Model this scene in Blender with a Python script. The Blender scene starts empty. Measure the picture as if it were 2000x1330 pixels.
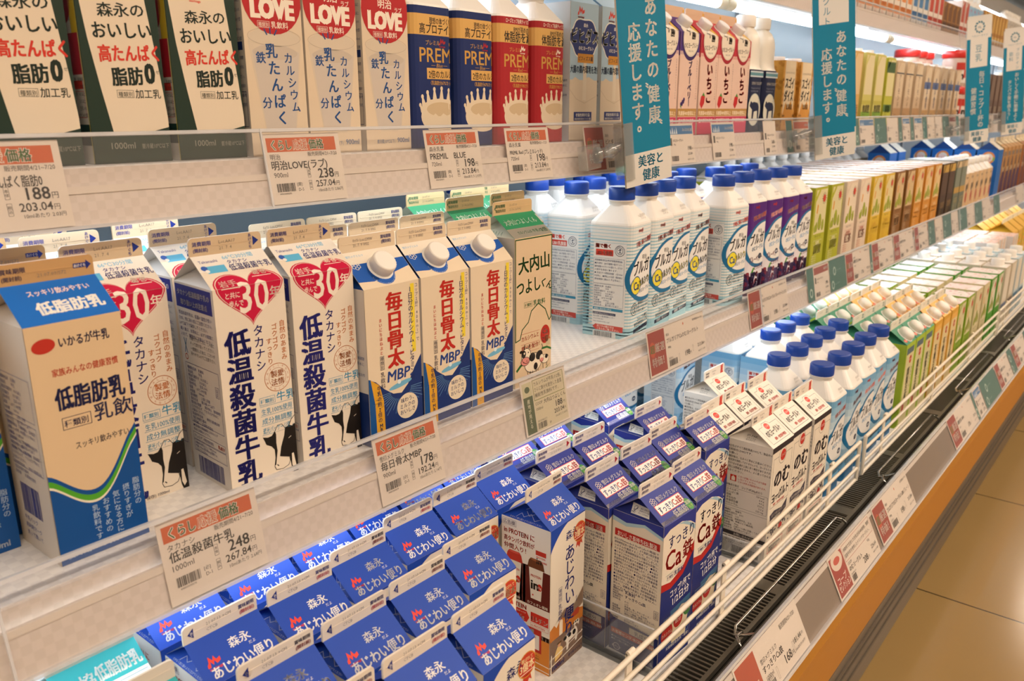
import bpy, math, random
from mathutils import Vector, Matrix
from mathutils.geometry import tessellate_polygon
random.seed(7)
SC = bpy.context.scene
COL = SC.collection
# ------------------------------------------------------------------ camera, world, exposure
ZC = 1.0                       # the lens is one metre above the floor
YAW, PITCH, ROLL = math.radians(39.472), math.radians(15.614), math.radians(-0.129)
fw = Vector((math.cos(PITCH)*math.cos(YAW), math.cos(PITCH)*math.sin(YAW), -math.sin(PITCH)))
rt = Vector((math.sin(YAW), -math.cos(YAW), 0)); up = rt.cross(fw)
r2 = math.cos(ROLL)*rt + math.sin(ROLL)*up; u2 = -math.sin(ROLL)*rt + math.cos(ROLL)*up
cd = bpy.data.cameras.new('camera'); cam = bpy.data.objects.new('camera', cd); COL.objects.link(cam)
cam.matrix_world = Matrix(((r2.x, u2.x, -fw.x, 0), (r2.y, u2.y, -fw.y, 0), (r2.z, u2.z, -fw.z, ZC), (0, 0, 0, 1)))
cd.sensor_fit = 'HORIZONTAL'; cd.sensor_width = 36; cd.lens = 1605.77/2000*36
cd.clip_start = .02; cd.clip_end = 60
cd.dof.use_dof = True; cd.dof.focus_distance = 1.0; cd.dof.aperture_fstop = 9
SC.camera = cam
wd = bpy.data.worlds.new('store_air'); SC.world = wd; wd.use_nodes = True
wd.node_tree.nodes['Background'].inputs[0].default_value = (1, .9, .8, 1)
wd.node_tree.nodes['Background'].inputs[1].default_value = .25
SC.view_settings.view_transform = 'Standard'; SC.view_settings.look = 'None'
SC.view_settings.gamma = 1; SC.view_settings.exposure = 0.18
try: SC.view_settings.use_curve_mapping = False
except Exception: pass

# ------------------------------------------------------------------ materials
def lin(h):
    h = h.lstrip('#'); o = []
    for i in (0, 2, 4):
        c = int(h[i:i+2], 16)/255
        o.append(c/12.92 if c <= .04045 else ((c+.055)/1.055)**2.4)
    return (*o, 1)
MATS = {}
def new_mat(name):
    m = bpy.data.materials.new(name); m.use_nodes = True
    return m, m.node_tree.nodes, m.node_tree.links, m.node_tree.nodes['Principled BSDF']
def ink(h, rough=.42):
    """flat printed colour on coated board, with a faint grain in the gloss"""
    k = ('ink', h, rough)
    if k in MATS: return MATS[k]
    m, N, L, b = new_mat('print_'+h.lstrip('#'))
    b.inputs['Base Color'].default_value = lin(h)
    n = N.new('ShaderNodeTexNoise'); n.inputs['Scale'].default_value = 220; n.inputs['Detail'].default_value = 1
    r = N.new('ShaderNodeMapRange'); r.inputs[3].default_value = rough-.06; r.inputs[4].default_value = rough+.1
    L.new(n.outputs[0], r.inputs[0]); L.new(r.outputs[0], b.inputs['Roughness'])
    b.inputs['Specular IOR Level'].default_value = .3
    MATS[k] = m; return m
def solid(name, h, rough=.4, metal=0, spec=.5):
    k = ('solid', name)
    if k in MATS: return MATS[k]
    m, N, L, b = new_mat(name)
    n = N.new('ShaderNodeTexNoise'); n.inputs['Scale'].default_value = 60
    r = N.new('ShaderNodeMapRange'); r.inputs[3].default_value = max(.03, rough-.05); r.inputs[4].default_value = rough+.08
    L.new(n.outputs[0], r.inputs[0]); L.new(r.outputs[0], b.inputs['Roughness'])
    b.inputs['Base Color'].default_value = lin(h); b.inputs['Metallic'].default_value = metal
    b.inputs['Specular IOR Level'].default_value = spec
    MATS[k] = m; return m
def clear(name, tint='#ffffff', gloss=.1, rough=.06, haze=0.0):
    k = ('clear', name)
    if k in MATS: return MATS[k]
    m, N, L, b = new_mat(name)
    out = N['Material Output']; t = N.new('ShaderNodeBsdfTransparent'); t.inputs[0].default_value = lin(tint)
    g = N.new('ShaderNodeBsdfGlossy'); g.inputs[1].default_value = rough
    fr = N.new('ShaderNodeLayerWeight'); fr.inputs[0].default_value = .25
    mu = N.new('ShaderNodeMath'); mu.operation = 'MULTIPLY_ADD'; mu.inputs[1].default_value = .55; mu.inputs[2].default_value = gloss*.4
    L.new(fr.outputs[0], mu.inputs[0])
    mx = N.new('ShaderNodeMixShader'); L.new(mu.outputs[0], mx.inputs[0]); L.new(t.outputs[0], mx.inputs[1]); L.new(g.outputs[0], mx.inputs[2])
    if haze:
        d = N.new('ShaderNodeBsdfDiffuse'); d.inputs[0].default_value = (.9, .9, .9, 1)
        m2 = N.new('ShaderNodeMixShader'); m2.inputs[0].default_value = haze
        L.new(mx.outputs[0], m2.inputs[1]); L.new(d.outputs[0], m2.inputs[2]); L.new(m2.outputs[0], out.inputs[0])
    else: L.new(mx.outputs[0], out.inputs[0])
    MATS[k] = m; return m
def glow(name, rgb, s):
    k = ('glow', name)
    if k in MATS: return MATS[k]
    m, N, L, b = new_mat(name)
    e = N.new('ShaderNodeEmission'); e.inputs[0].default_value = (*rgb, 1); e.inputs[1].default_value = s
    L.new(e.outputs[0], N['Material Output'].inputs[0]); MATS[k] = m; return m
def gridded(name, h1, h2, cell, rough=.45, bump=.2):
    """embossed small-square plastic sheet"""
    k = ('grid', name)
    if k in MATS: return MATS[k]
    m, N, L, b = new_mat(name)
    tc = N.new('ShaderNodeTexCoord'); ch = N.new('ShaderNodeTexChecker'); ch.inputs['Scale'].default_value = 1/cell
    ch.inputs[1].default_value = lin(h1); ch.inputs[2].default_value = lin(h2)
    mp = N.new('ShaderNodeMapping'); mp.inputs[1].default_value = (.0031, .0031, .0031)
    L.new(tc.outputs['Object'], mp.inputs[0]); L.new(mp.outputs[0], ch.inputs[0]); L.new(ch.outputs[0], b.inputs['Base Color'])
    bp = N.new('ShaderNodeBump'); bp.inputs[0].default_value = bump; bp.inputs[1].default_value = .0006
    L.new(ch.outputs[1], bp.inputs[2]); L.new(bp.outputs[0], b.inputs['Normal']); b.inputs['Roughness'].default_value = rough
    MATS[k] = m; return m
def M(c):
    return ink(c) if isinstance(c, str) else c

# ------------------------------------------------------------------ mesh builder
class MB:
    def __init__(s): s.v = []; s.f = []; s.m = []; s.mats = []; s.sm = []
    def mi(s, c):
        m = M(c)
        if m not in s.mats: s.mats.append(m)
        return s.mats.index(m)
    def face(s, pts, c, smooth=False):
        i = len(s.v); s.v += [tuple(p) for p in pts]; s.f.append(tuple(range(i, i+len(pts)))); s.m.append(s.mi(c)); s.sm.append(smooth)
    def mesh(s, vs, fs, c, smooth=False):
        i = len(s.v); s.v += [tuple(p) for p in vs]; k = s.mi(c)
        for f in fs: s.f.append(tuple(j+i for j in f)); s.m.append(k); s.sm.append(smooth)
    def box(s, x0, x1, y0, y1, z0, z1, c):
        v = [(x, y, z) for z in (z0, z1) for y in (y0, y1) for x in (x0, x1)]
        s.mesh(v, [(0, 2, 3, 1), (4, 5, 7, 6), (0, 1, 5, 4), (2, 6, 7, 3), (0, 4, 6, 2), (1, 3, 7, 5)], c)
    def loft(s, rings, c, caps=True, smooth=False):
        n = len(rings[0]); vs = [p for r in rings for p in r]; fs = []
        for k in range(len(rings)-1):
            for i in range(n):
                j = (i+1) % n; fs.append((k*n+i, k*n+j, (k+1)*n+j, (k+1)*n+i))
        s.mesh(vs, fs, c, smooth)
        if caps: s.face(list(reversed(rings[0])), c); s.face(rings[-1], c)
    def lathe(s, prof, c, n=32, at=(0, 0, 0), axis=(0, 0, 1), smooth=True, rib=0):
        az = Vector(axis).normalized(); ax = az.orthogonal().normalized(); ay = az.cross(ax); o = Vector(at)
        rings = []
        for r, z in prof:
            rr = []
            for i in range(n):
                a = 2*math.pi*i/n; q = r*(1-(rib if (rib and i % 2 and r > 0) else 0))
                rr.append(o+ax*(q*math.cos(a))+ay*(q*math.sin(a))+az*z)
            rings.append(rr)
        s.loft(rings, c, True, smooth)
    def tube(s, pts, r, c, n=8):
        pts = [Vector(p) for p in pts]; rings = []
        for i, p in enumerate(pts):
            d = (pts[min(i+1, len(pts)-1)]-pts[max(i-1, 0)]).normalized()
            a = d.cross(Vector((0, 0, 1)));
            if a.length < .1: a = d.cross(Vector((0, 1, 0)))
            a.normalize(); b = d.cross(a)
            rings.append([p+a*(r*math.cos(2*math.pi*k/n))+b*(r*math.sin(2*math.pi*k/n)) for k in range(n)])
        s.loft(rings, c, True, True)
    def build(s, name):
        me = bpy.data.meshes.new(name); me.from_pydata(s.v, [], s.f)
        for m in s.mats: me.materials.append(m)
        me.polygons.foreach_set('material_index', s.m); me.polygons.foreach_set('use_smooth', s.sm); me.update()
        return me

# ------------------------------------------------------------------ lettering and flat print
GLY = {}
def glyphs(t, b=0.0, res=2):
    k = (t, b, res)
    if k in GLY: return GLY[k]
    if b > .013 or (b > 0 and res == 1):
        v0, f0 = glyphs(t, 0.0, res); d = b*.8; v = []; f = []
        for dx, dy in ((-d, -d*.55), (d, -d*.55), (-d, d*.55), (d, d*.55)):
            i = len(v); v += [(x+dx, y+dy) for x, y in v0]; f += [tuple(j+i for j in q) for q in f0]
        if b > .05: i = len(v); v += list(v0); f += [tuple(j+i for j in q) for q in f0]
        GLY[k] = (v, f); return GLY[k]
    cu = bpy.data.curves.new('lettering', 'FONT'); cu.body = t; cu.size = 1; cu.resolution_u = res; cu.offset = b; cu.fill_mode = 'FRONT'
    o = bpy.data.objects.new('lettering', cu); COL.objects.link(o)
    dg = bpy.context.evaluated_depsgraph_get(); dg.update(); e = o.evaluated_get(dg); m = e.to_mesh(); m.calc_loop_triangles()
    v = [(p.co.x, p.co.y) for p in m.vertices]; f = [tuple(q.vertices) for q in m.loop_triangles]
    e.to_mesh_clear(); bpy.data.objects.remove(o); bpy.data.curves.remove(cu)
    GLY[k] = (v, f); return GLY[k]
def split(poly, ax, val):
    lo = []; hi = []
    n = len(poly)
    for i in range(n):
        a = poly[i]; b = poly[(i+1) % n]; da = a[ax]-val; db = b[ax]-val
        if da <= 0: lo.append(a)
        if da >= 0: hi.append(a)
        if da*db < 0:
            t = da/(da-db); p = (a[0]+(b[0]-a[0])*t, a[1]+(b[1]-a[1])*t); lo.append(p); hi.append(p)
    return (lo if len(lo) > 2 else None), (hi if len(hi) > 2 else None)
class Sheet:
    """flat artwork in millimetres: u to the right, v upwards"""
    def __init__(s): s.it = []
    def add(s, L, c, v, f): s.it.append((L, c, v, f)); return s
    def rect(s, x, y, w, h, c, L=0): return s.add(L, c, [(x, y), (x+w, y), (x+w, y+h), (x, y+h)], [(0, 1, 2, 3)])
    def poly(s, p, c, L=1):
        t = tessellate_polygon([[Vector((a, b, 0)) for a, b in p]]); return s.add(L, c, list(p), [tuple(q) for q in t])
    def disc(s, x, y, rx, c, ry=None, L=1, n=28, rot=0):
        ry = ry or rx; cs, sn = math.cos(rot), math.sin(rot); p = []
        for i in range(n):
            a = 2*math.pi*i/n; px, py = rx*math.cos(a), ry*math.sin(a); p.append((x+px*cs-py*sn, y+px*sn+py*cs))
        return s.add(L, c, p, [tuple(range(n))])
    def ring(s, x, y, r, w, c, ry=None, L=1, n=32, rot=0):
        ry = ry or r; cs, sn = math.cos(rot), math.sin(rot); v = []
        for i in range(n):
            a = 2*math.pi*i/n
            for k in (0, w):
                px, py = (r-k)*math.cos(a), (ry-k)*math.sin(a); v.append((x+px*cs-py*sn, y+px*sn+py*cs))
        return s.add(L, c, v, [(2*i, 2*i+1, (2*i+3) % (2*n), (2*i+2) % (2*n)) for i in range(n)])
    def line(s, p, w, c, L=2):
        for (x0, y0), (x1, y1) in zip(p, p[1:]):
            d = math.hypot(x1-x0, y1-y0) or 1; nx, ny = -(y1-y0)/d*w/2, (x1-x0)/d*w/2; ex, ey = (x1-x0)/d*w*.3, (y1-y0)/d*w*.3
            s.add(L, c, [(x0+nx-ex, y0+ny-ey), (x1+nx+ex, y1+ny+ey), (x1-nx+ex, y1-ny+ey), (x0-nx-ex, y0-ny-ey)], [(0, 1, 2, 3)])
        return s
    def frame(s, x, y, w, h, t, c, L=2): return s.line([(x, y), (x+w, y), (x+w, y+h), (x, y+h), (x, y)], t, c, L)
    def text(s, t, x, y, h, c, b=0.0, al='l', fit=None, rot=0, sx=1, L=3, slant=0, res=2):
        v, f = glyphs(t, b, res)
        if not v: return s
        x0 = min(p[0] for p in v); x1 = max(p[0] for p in v); w = (x1-x0)*h*sx
        if fit and w > 0 and (w > fit or fit < 0): sx *= abs(fit)/w; w = abs(fit)
        ox = {'l': 0, 'c': -w/2, 'r': -w}[al]; cs, sn = math.cos(rot), math.sin(rot); q = []
        for px, py in v:
            yy = (py+.08)*h; xx = (px-x0)*h*sx+ox+slant*yy; q.append((x+xx*cs-yy*sn, y+xx*sn+yy*cs))
        return s.add(L, c, q, f)
    def vtext(s, t, x, y, h, c, b=0.0, step=None, L=3, sx=1, slant=0, res=2):
        step = step or h
        for i, ch in enumerate(t):
            if ch == ' ': continue
            v, f = glyphs(ch, b, res); cx = x+slant*step*i; cy = y-step*i-h/2
            if ch in 'ー～~（）()「」…': q = [(cx+(py-.38)*h*sx, cy-(px-.5)*h) for px, py in v]
            else:
                x0 = min(p[0] for p in v); x1 = max(p[0] for p in v); m = (x0+x1)/2 if x1-x0 < .7 and ord(ch) < 0x3000 else .5
                dx, dy = (.35, .35) if ch in '、。' else (0, 0)
                q = [(cx+(px-m+dx)*h*sx, cy+(py-.38+dy)*h) for px, py in v]
            s.add(L, c, q, f)
        return s
    def para(s, lines, x, y, h, lead, c, fit=None, b=0.0, L=3):
        for i, t in enumerate(lines): s.text(t, x, y-i*lead, h, c, b, 'l', fit, res=1, L=L)
        return s
    def bars(s, x, y, w, h, c, seed=1, L=3, horiz=False):
        rnd = random.Random(seed); p = 0
        while p < w-.3:
            t = rnd.choice((.35, .35, .7, 1.0)); t = min(t, w-p)
            s.rect(x+p, y, t, h, c, L) if not horiz else s.rect(x, y+p, h, t, c, L); p += t+rnd.choice((.35, .35, .7))
        return s
    def merge(s, o, dx=0, dy=0, k=1):
        for L, c, v, f in o.it: s.add(L, c, [(a*k+dx, b*k+dy) for a, b in v], f)
        return s
    def apply(s, pick, fn, cuts=(), clip=None, base=.00012, step=.00006):
        cuts = list(cuts)
        for L, c, v, f in s.it:
            off = base+step*L
            b = [min(p[0] for p in v), max(p[0] for p in v), min(p[1] for p in v), max(p[1] for p in v)]
            need = [(ax, val) for ax, val in cuts if b[2*ax]+1e-6 < val < b[2*ax+1]-1e-6]
            ck = []
            if clip:
                for ax, lo, hi in ((0, clip[0], clip[1]), (1, clip[2], clip[3])):
                    if b[2*ax] < lo: ck.append((ax, lo, 1))
                    if b[2*ax+1] > hi: ck.append((ax, hi, 0))
            if not need and not ck:
                mb = pick((b[0]+b[1])/2, (b[2]+b[3])/2); vs = []
                for p in v: q, n = fn(p[0], p[1], (b[0]+b[1])/2, (b[2]+b[3])/2); vs.append(q+n*off)
                mb.mesh(vs, f, c); continue
            for t in f:
                ps = [[v[i] for i in t]]
                for ax, val, keep in ck:
                    nx = []
                    for p in ps:
                        q = split(p, ax, val)[keep]
                        if q: nx.append(q)
                    ps = nx
                for ax, val in need:
                    nx = []
                    for p in ps: nx += [q for q in split(p, ax, val) if q]
                    ps = nx
                for p in ps:
                    mu = sum(a for a, _ in p)/len(p); mv = sum(a for _, a in p)/len(p); vs = []
                    for q in p: a, n = fn(q[0], q[1], mu, mv); vs.append(a+n*off)
                    pick(mu, mv).face(vs, c)

# ------------------------------------------------------------------ objects
USED = {}
def tag(o, label, cat, group=None, kind=None):
    if kind: o['kind'] = kind
    if label:
        w = len(label.split()); assert 4 <= w <= 16, (w, label)
        if label in USED: raise ValueError('same label: '+label)
        USED[label] = 1; o['label'] = label
    if cat: o['category'] = cat
    if group: o['group'] = group
    return o
def link(name, mesh, parent=None, loc=(0, 0, 0)):
    o = bpy.data.objects.new(name, mesh); COL.objects.link(o); o.location = loc
    if parent: o.parent = parent
    return o
def place(kind, x, y, z, rot, label, cat, group=None):
    """kind = (name, [(part, mesh, sub-parts)...]); x, y = front left foot of the item"""
    name, W, D, parts = kind
    cs, sn = math.cos(rot), math.sin(rot); cx, cy = x+cs*W/2-sn*D/2, y+sn*W/2+cs*D/2
    if len(parts) == 1:
        r = link(name, parts[0][1], None, (cx, cy, z)); r.rotation_euler = (0, 0, rot); return tag(r, label, cat, group)
    r = link(name, None, None, (cx, cy, z)); r.rotation_euler = (0, 0, rot); r.empty_display_size = .05
    tag(r, label, cat, group)
    for pn, me in parts:
        link(pn, me, r)
    return r
ORD = ['first', 'second', 'third', 'fourth', 'fifth', 'sixth', 'seventh', 'eighth', 'ninth', 'tenth', 'eleventh', 'twelfth']
ROW = ['front row', 'second row', 'third row', 'fourth row', 'fifth row', 'sixth row']
# ------------------------------------------------------------------ package shapes
def rrect(W, D, r, z, k=3):
    o = []
    for cx, cy, a0 in ((W/2-r, -D/2+r, -90), (W/2-r, D/2-r, 0), (-W/2+r, D/2-r, 90), (-W/2+r, -D/2+r, 180)):
        for i in range(k+1):
            a = math.radians(a0+90*i/k); o.append(Vector((cx+r*math.cos(a), cy+r*math.sin(a), z)))
    return o
def cap_mesh(c, r, h, at, axis, collar=None, dome=0):
    mb = MB(); p = [(r*.96, 0), (r, h*.12), (r, h*.86), (r*.94, h*.97), (r*.86, h)]
    if dome: p = [(r, 0), (r, h*.45), (r*.95, h*.62), (r*.8, h*.85), (r*.5, h*.97), (r*.15, h)]
    if collar: mb.lathe([(collar, -.003), (collar, -.0004), (r*.9, 0)], '#f4f2ee', 28, at, axis)
    mb.lathe(p, solid('cap_'+c.lstrip('#'), c, .38), 56, at, axis, True, .035)
    return mb.build('cap')
def gable(name, W, H, D, cb, cr, cf, ct, front, left=None, finS=None, triS=None, Hr=.026, fh=.016, cap=None, inner=None):
    b, r, f = MB(), MB(), MB(); S = math.hypot(D/2, Hr)*1000; H_ = H*1000
    b.loft([rrect(W, D, .0014, 0, 2), rrect(W, D, .0014, H, 2)], cb)
    e = H+Hr; A = .028; t = .0004
    r.face([(-W/2, -D/2, H), (W/2, -D/2, H), (W/2, -t, e), (-W/2, -t, e)], cr)
    r.face([(W/2, D/2, H), (-W/2, D/2, H), (-W/2, t, e), (W/2, t, e)], cr)
    for s in (-1, 1):
        ap = (s*(W/2-A), 0, e-.004); x = s*W/2; inn = inner or ct
        r.face([(x, D/2, H), (x, -D/2, H), ap], ct)
        r.face([(x, -D/2, H), (x, -t, e), ap], inn); r.face([(x, D/2, H), (x, t, e), ap], inn)
    pts = [(-W/2, e-.001), (W/2, e-.001)]; q = .0042; th = .0011
    for cx, a0 in ((W/2-q, 0), (-W/2+q, 90)):
        for i in range(5):
            a = math.radians(a0+22.5*i); pts.append((cx+q*math.cos(a), e+fh-q+q*math.sin(a)))
    f.loft([[(x, -th, z) for x, z in pts], [(x, th, z) for x, z in pts]], cf)
    f.box(-W/2+.003, W/2-.003, -th-.0003, -th, e+fh*.46, e+fh*.53, cf)
    nf, ns = Vector((0, -1, 0)), Vector((0, -Hr, D/2)).normalized()
    def fm(u, v, mu, mv):
        if mv <= H_: return Vector((-W/2+u/1000, -D/2, v/1000)), nf
        k = (v-H_)/S; return Vector((-W/2+u/1000, -D/2+k*D/2, H+k*Hr)), ns
    front.apply(lambda u, v: b if v <= H_ else r, fm, [(1, H_)], (.2, W*1000-.2, .2, H_+S-.2))
    if left:
        nl = Vector((-1, 0, 0)); left.apply(lambda u, v: b, lambda u, v, a, c: (Vector((-W/2, D/2-u/1000, v/1000)), nl), (), (.3, D*1000-.3, .3, H_-.2))
    if finS: finS.apply(lambda u, v: f, lambda u, v, a, c: (Vector((-W/2+u/1000, -th-.0001, e+v/1000)), nf), (), (1, W*1000-1, 0, fh*1000))
    if triS:
        d = Vector((A, 0, Hr-.004)); dl = d.length; d.normalize(); nt = Vector((-d.z, 0, d.x))
        triS.apply(lambda u, v: r, lambda u, v, a, c: (Vector((-W/2, D/2-u/1000, H))+d*(v/1000), nt))
    out = [('body', b.build(name+'_body')), ('gable_roof', r.build(name+'_roof')), ('top_fin', f.build(name+'_fin'))]
    if cap:
        cc, cu, cv, cr_, chh = cap[:5]; p, n = fm(cu, H_+cv, cu, H_+cv)
        out.append(('cap', cap_mesh(cc, cr_, chh, p+n*.001, n, cr_*1.12, len(cap) > 5)))
    return (name, W, D, out)
def bottle(name, W, H, cb, art, capc='#0b3f9e', r=.0125, sh='#f1efec', art_left=None, nr=.0185, capr=.0205, hs=.028, caph=.021, shoulder_art=None):
    b, s = MB(), MB(); K = 4; q = math.pi*r/2*1000; Wf = (W-2*r)*1000
    b.loft([rrect(W, W, r, 0, K), rrect(W, W, r, H, K)], cb)
    n = 4*(K+1); sq = rrect(W, W, r, H, K)
    ang = [math.atan2(p.y, p.x) for p in sq]
    def ringc(rad, z): return [Vector((rad*math.cos(a), rad*math.sin(a), z)) for a in ang]
    mid = [p*.97+Vector((0, 0, .03*H)) for p in sq]
    for p in mid: p.z = H+.003
    s.loft([sq, mid, [p.lerp(c, .55) for p, c in zip(mid, ringc(nr*1.05, H+hs))], ringc(nr*1.05, H+hs)], solid('white_shoulder', sh, .38), False)
    s.lathe([(nr, H+hs-.001), (nr, H+hs+.004), (nr*1.12, H+hs+.005), (nr*1.12, H+hs+.007)], solid('white_shoulder', sh, .38), 28)
    def per(u, v, mu, mv):
        z = v/1000
        if mu < -q: return Vector((-W/2, -W/2+r-(u+q)/1000, z)), Vector((-1, 0, 0))
        if mu < 0: a = -u/1000/r; d = Vector((-math.sin(a), -math.cos(a), 0)); return Vector((-W/2+r, -W/2+r, z))+d*r, d
        if mu <= Wf: return Vector((-W/2+r+u/1000, -W/2, z)), Vector((0, -1, 0))
        if mu <= Wf+q: a = (u-Wf)/1000/r; d = Vector((math.sin(a), -math.cos(a), 0)); return Vector((W/2-r, -W/2+r, z))+d*r, d
        return Vector((W/2, -W/2+r+(u-Wf-q)/1000, z)), Vector((1, 0, 0))
    cuts = [(0, -q*i/K) for i in range(K+1)]+[(0, Wf+q*i/K) for i in range(K+1)]
    art.apply(lambda u, v: b, per, cuts, (-q-Wf-q*.9, Wf*2+q*1.9, .3, H*1000-.2))
    out = [('body', b.build(name+'_body'))]
    if shoulder_art:
        d = Vector((0, (W/2-nr)*.8, hs)); d.normalize(); nn = Vector((0, -d.z, d.y))
        shoulder_art.apply(lambda u, v: s, lambda u, v, a, c: (Vector((-W/2+u/1000, -W/2+.0005, H+.0022))+d*(v/1000), nn), base=.0006)
    out.append(('shoulder', s.build(name+'_shoulder')))
    out.append(('cap', cap_mesh(capc, capr, caph, (0, 0, H+hs+.006), (0, 0, 1))))
    return (name, W, W, out)
def brick(name, W, H, D, cb, front, left=None, top=None, cap=None, r=.0012):
    """straight sided carton with a flat folded top; one mesh, plus its cap"""
    b = MB(); b.loft([rrect(W, D, r, 0, 2), rrect(W, D, r, H, 2)], cb)
    front.apply(lambda u, v: b, lambda u, v, a, c: (Vector((-W/2+u/1000, -D/2, v/1000)), Vector((0, -1, 0))), (), (.3, W*1000-.3, .3, H*1000-.3))
    if left: left.apply(lambda u, v: b, lambda u, v, a, c: (Vector((-W/2, D/2-u/1000, v/1000)), Vector((-1, 0, 0))), (), (.3, D*1000-.3, .3, H*1000-.3))
    if top: top.apply(lambda u, v: b, lambda u, v, a, c: (Vector((-W/2+u/1000, -D/2+v/1000, H)), Vector((0, 0, 1))), (), (.3, W*1000-.3, .3, D*1000-.3))
    out = [('body', b.build(name+'_body'))]
    if cap: out.append(('cap', cap_mesh(cap[0], cap[3], cap[4], (-W/2+cap[1]/1000, -D/2+cap[2]/1000, H), (0, 0, 1))))
    return (name, W, D, out)

# ------------------------------------------------------------------ recurring marks
def peak_logo(s, x, y, k, c, word=True):
    p = [(0, .2), (.5, 2.6), (2.1, 4.2), (3.4, 9), (5.7, 5), (7.6, 8.4), (8.7, 4.7), (12, 5.7), (11.7, 2.7), (8.1, 1.3), (6.9, 4.5), (5.2, 1.4), (3.6, 4.7), (2.5, .2)]
    s.poly([(x+a*k, y+b*k) for a, b in p], c, 3)
    if word: s.text('morinaga', x+.5*k, y-2.6*k, 2.9*k, c, .03, fit=-11*k)
    return s
def crystal(s, x, y, r, c):
    for i in range(6):
        a = math.radians(60*i+30); s.ring(x+r*.58*math.cos(a), y+r*.58*math.sin(a), r*.36, r*.1, c, L=3, n=12)
    return s.ring(x, y, r*.34, r*.1, c, L=3, n=12)
def pill_type(s, x, y, h, c, t='乳飲料', k=1.55):
    s.text('種類別', x+h*.12, y+h*.15, h*.62, c, .01); s.frame(x, y, h*2.15, h*.95, h*.045, c); s.text(t, x+h*2.4, y, h*1.0*k/1.55*1.1, c, .012); return s
def runner_mark(s, x, y, r, c, txt=True):
    s.ring(x, y, r, r*.09, c, L=3); s.ring(x, y, r*.66, r*.08, c, L=3)
    s.disc(x+r*.05, y+r*.32, r*.13, c, L=3, n=12); s.line([(x-r*.3, y+r*.12), (x+r*.05, y+r*.14), (x+r*.02, y-r*.12), (x+r*.28, y-r*.42)], r*.12, c, 3)
    s.line([(x+r*.02, y-r*.1), (x-r*.2, y-r*.45)], r*.12, c, 3); s.line([(x+r*.05, y+r*.14), (x+r*.3, y+r*.28)], r*.1, c, 3)
    if txt:
        for i, ch in enumerate('消費者庁許可'):
            a = math.radians(150-24*i); s.text(ch, x+r*.83*math.cos(a), y+r*.83*math.sin(a)-r*.12, r*.24, c, 0, 'c', res=1)
    return s
def cow_spots(s, x, y, k, c1='#17120f', c2='#efe3d0'):
    """cow head with a calf in front of it, drawn in black"""
    P = lambda pts: [(x+a*k, y+b*k) for a, b in pts]
    s.poly(P([(0, 35), (5, 33.5), (9, 34), (12.5, 38), (13.5, 34), (13, 26), (13.6, 18), (12.4, 12), (11, 5), (9.4, 4), (11, 12), (10.8, 20), (8, 24), (3, 27), (1.6, 31)]), c1, 3)
    s.poly(P([(12.5, 38), (15.5, 42.5), (20, 42.5), (23, 38), (22, 32), (18, 22), (15.4, 12), (22, 9), (26, 5), (24, 1), (18, -1), (11, 1), (9.6, 4), (12.4, 12), (13.6, 18), (13, 26), (13.5, 34)]), c2, 2)
    s.poly(P([(23, 38), (21.6, 31), (17.6, 21), (15.6, 12), (18, 11), (25.5, 8.4), (30, 9), (35, 12), (35, 40), (31, 39), (27.5, 39.5)]), c1, 3)
    s.line(P([(12.5, 38), (15.5, 42.5), (20, 42.5), (23, 38)]), .5*k, c1, 4); s.line(P([(9.6, 4), (11, 0), (18, -1), (24, 1), (26, 5), (25.5, 8.4)]), .5*k, c1, 4); s.line(P([(12.4, 4.6), (13.6, 3.2)]), .9*k, c1, 4)
    s.poly(P([(27.5, 39.5), (30, 44.5), (33.6, 47), (33, 42.5), (30.6, 38)]), c2, 4); s.line(P([(27.5, 39.5), (30, 44.5), (33.6, 47.5), (35, 47)]), .6*k, c1, 5)
    s.line(P([(26, 27), (28.6, 28.4)]), .5*k, c2, 4)
    s.poly(P([(26, 8), (28, 12), (33, 13), (35, 11), (35, -8), (29, -9), (27, -3)]), c1, 4); s.poly(P([(28, 11), (30, 11.4), (31, 4), (32, -2), (29.5, -5), (27.6, 0)]), c2, 5)
    return s
def date_fin(W, c, lines, left=None, arrow=None, ac='#1d2f7d', gray='#7d766e', lx=3, rx=None):
    s = Sheet()
    if left: s.text(left[0], lx, 8.2, 4.6, c, .02, fit=20); s.text(left[1], lx+.5, 2.8, 4.0, c, .02, fit=18) if len(left) > 1 else None
    for i, t in enumerate(lines): s.text(t, W*.40 if left else W*.3, 8.6-5.6*i, 4.2, gray, -.005, res=1)
    if arrow == 'r': s.poly([(W-9, 3.4), (W-3, 7.8), (W-9, 12.4)], ac, 2)
    if arrow == 'l': s.poly([(4, 7.6), (9.5, 12.5), (9.5, 2.8)], ac, 2); s.text('あけ', 6.2, 6.6, 3.2, '#efe6d8', .02, L=4); s.text('ぐち', 6.2, 3.6, 3.2, '#efe6d8', .02, L=4)
    if arrow == 'a': s.poly([(W-16, 10), (W-6, 10), (W-6, 12), (W-2, 8.2), (W-6, 4.4), (W-6, 6.4), (W-16, 6.4)], ac, 2); s.text('あけぐち', W-15.5, 6.7, 3, '#efe6d8', .02, fit=9, L=4)
    return s
SMALL = ['種類別名称　乳飲料', '商品名　　　牛乳', '無脂乳固形分　8.3%以上', '乳脂肪分　　3.5%以上', '原材料名　　生乳100%', '殺菌　　65℃ 30分間', '内容量　　1000ml', '賞味期限　　上部に記載', '保存方法　　要冷蔵10℃以下', '開封後の取扱　　開封後は、賞味期限', 'にかかわらず、できるだけ早めに', 'お飲みください。', '製造所所在地　　神奈川県横浜市', '旭区本宿町5番地', '製造者　　乳業株式会社']
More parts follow.
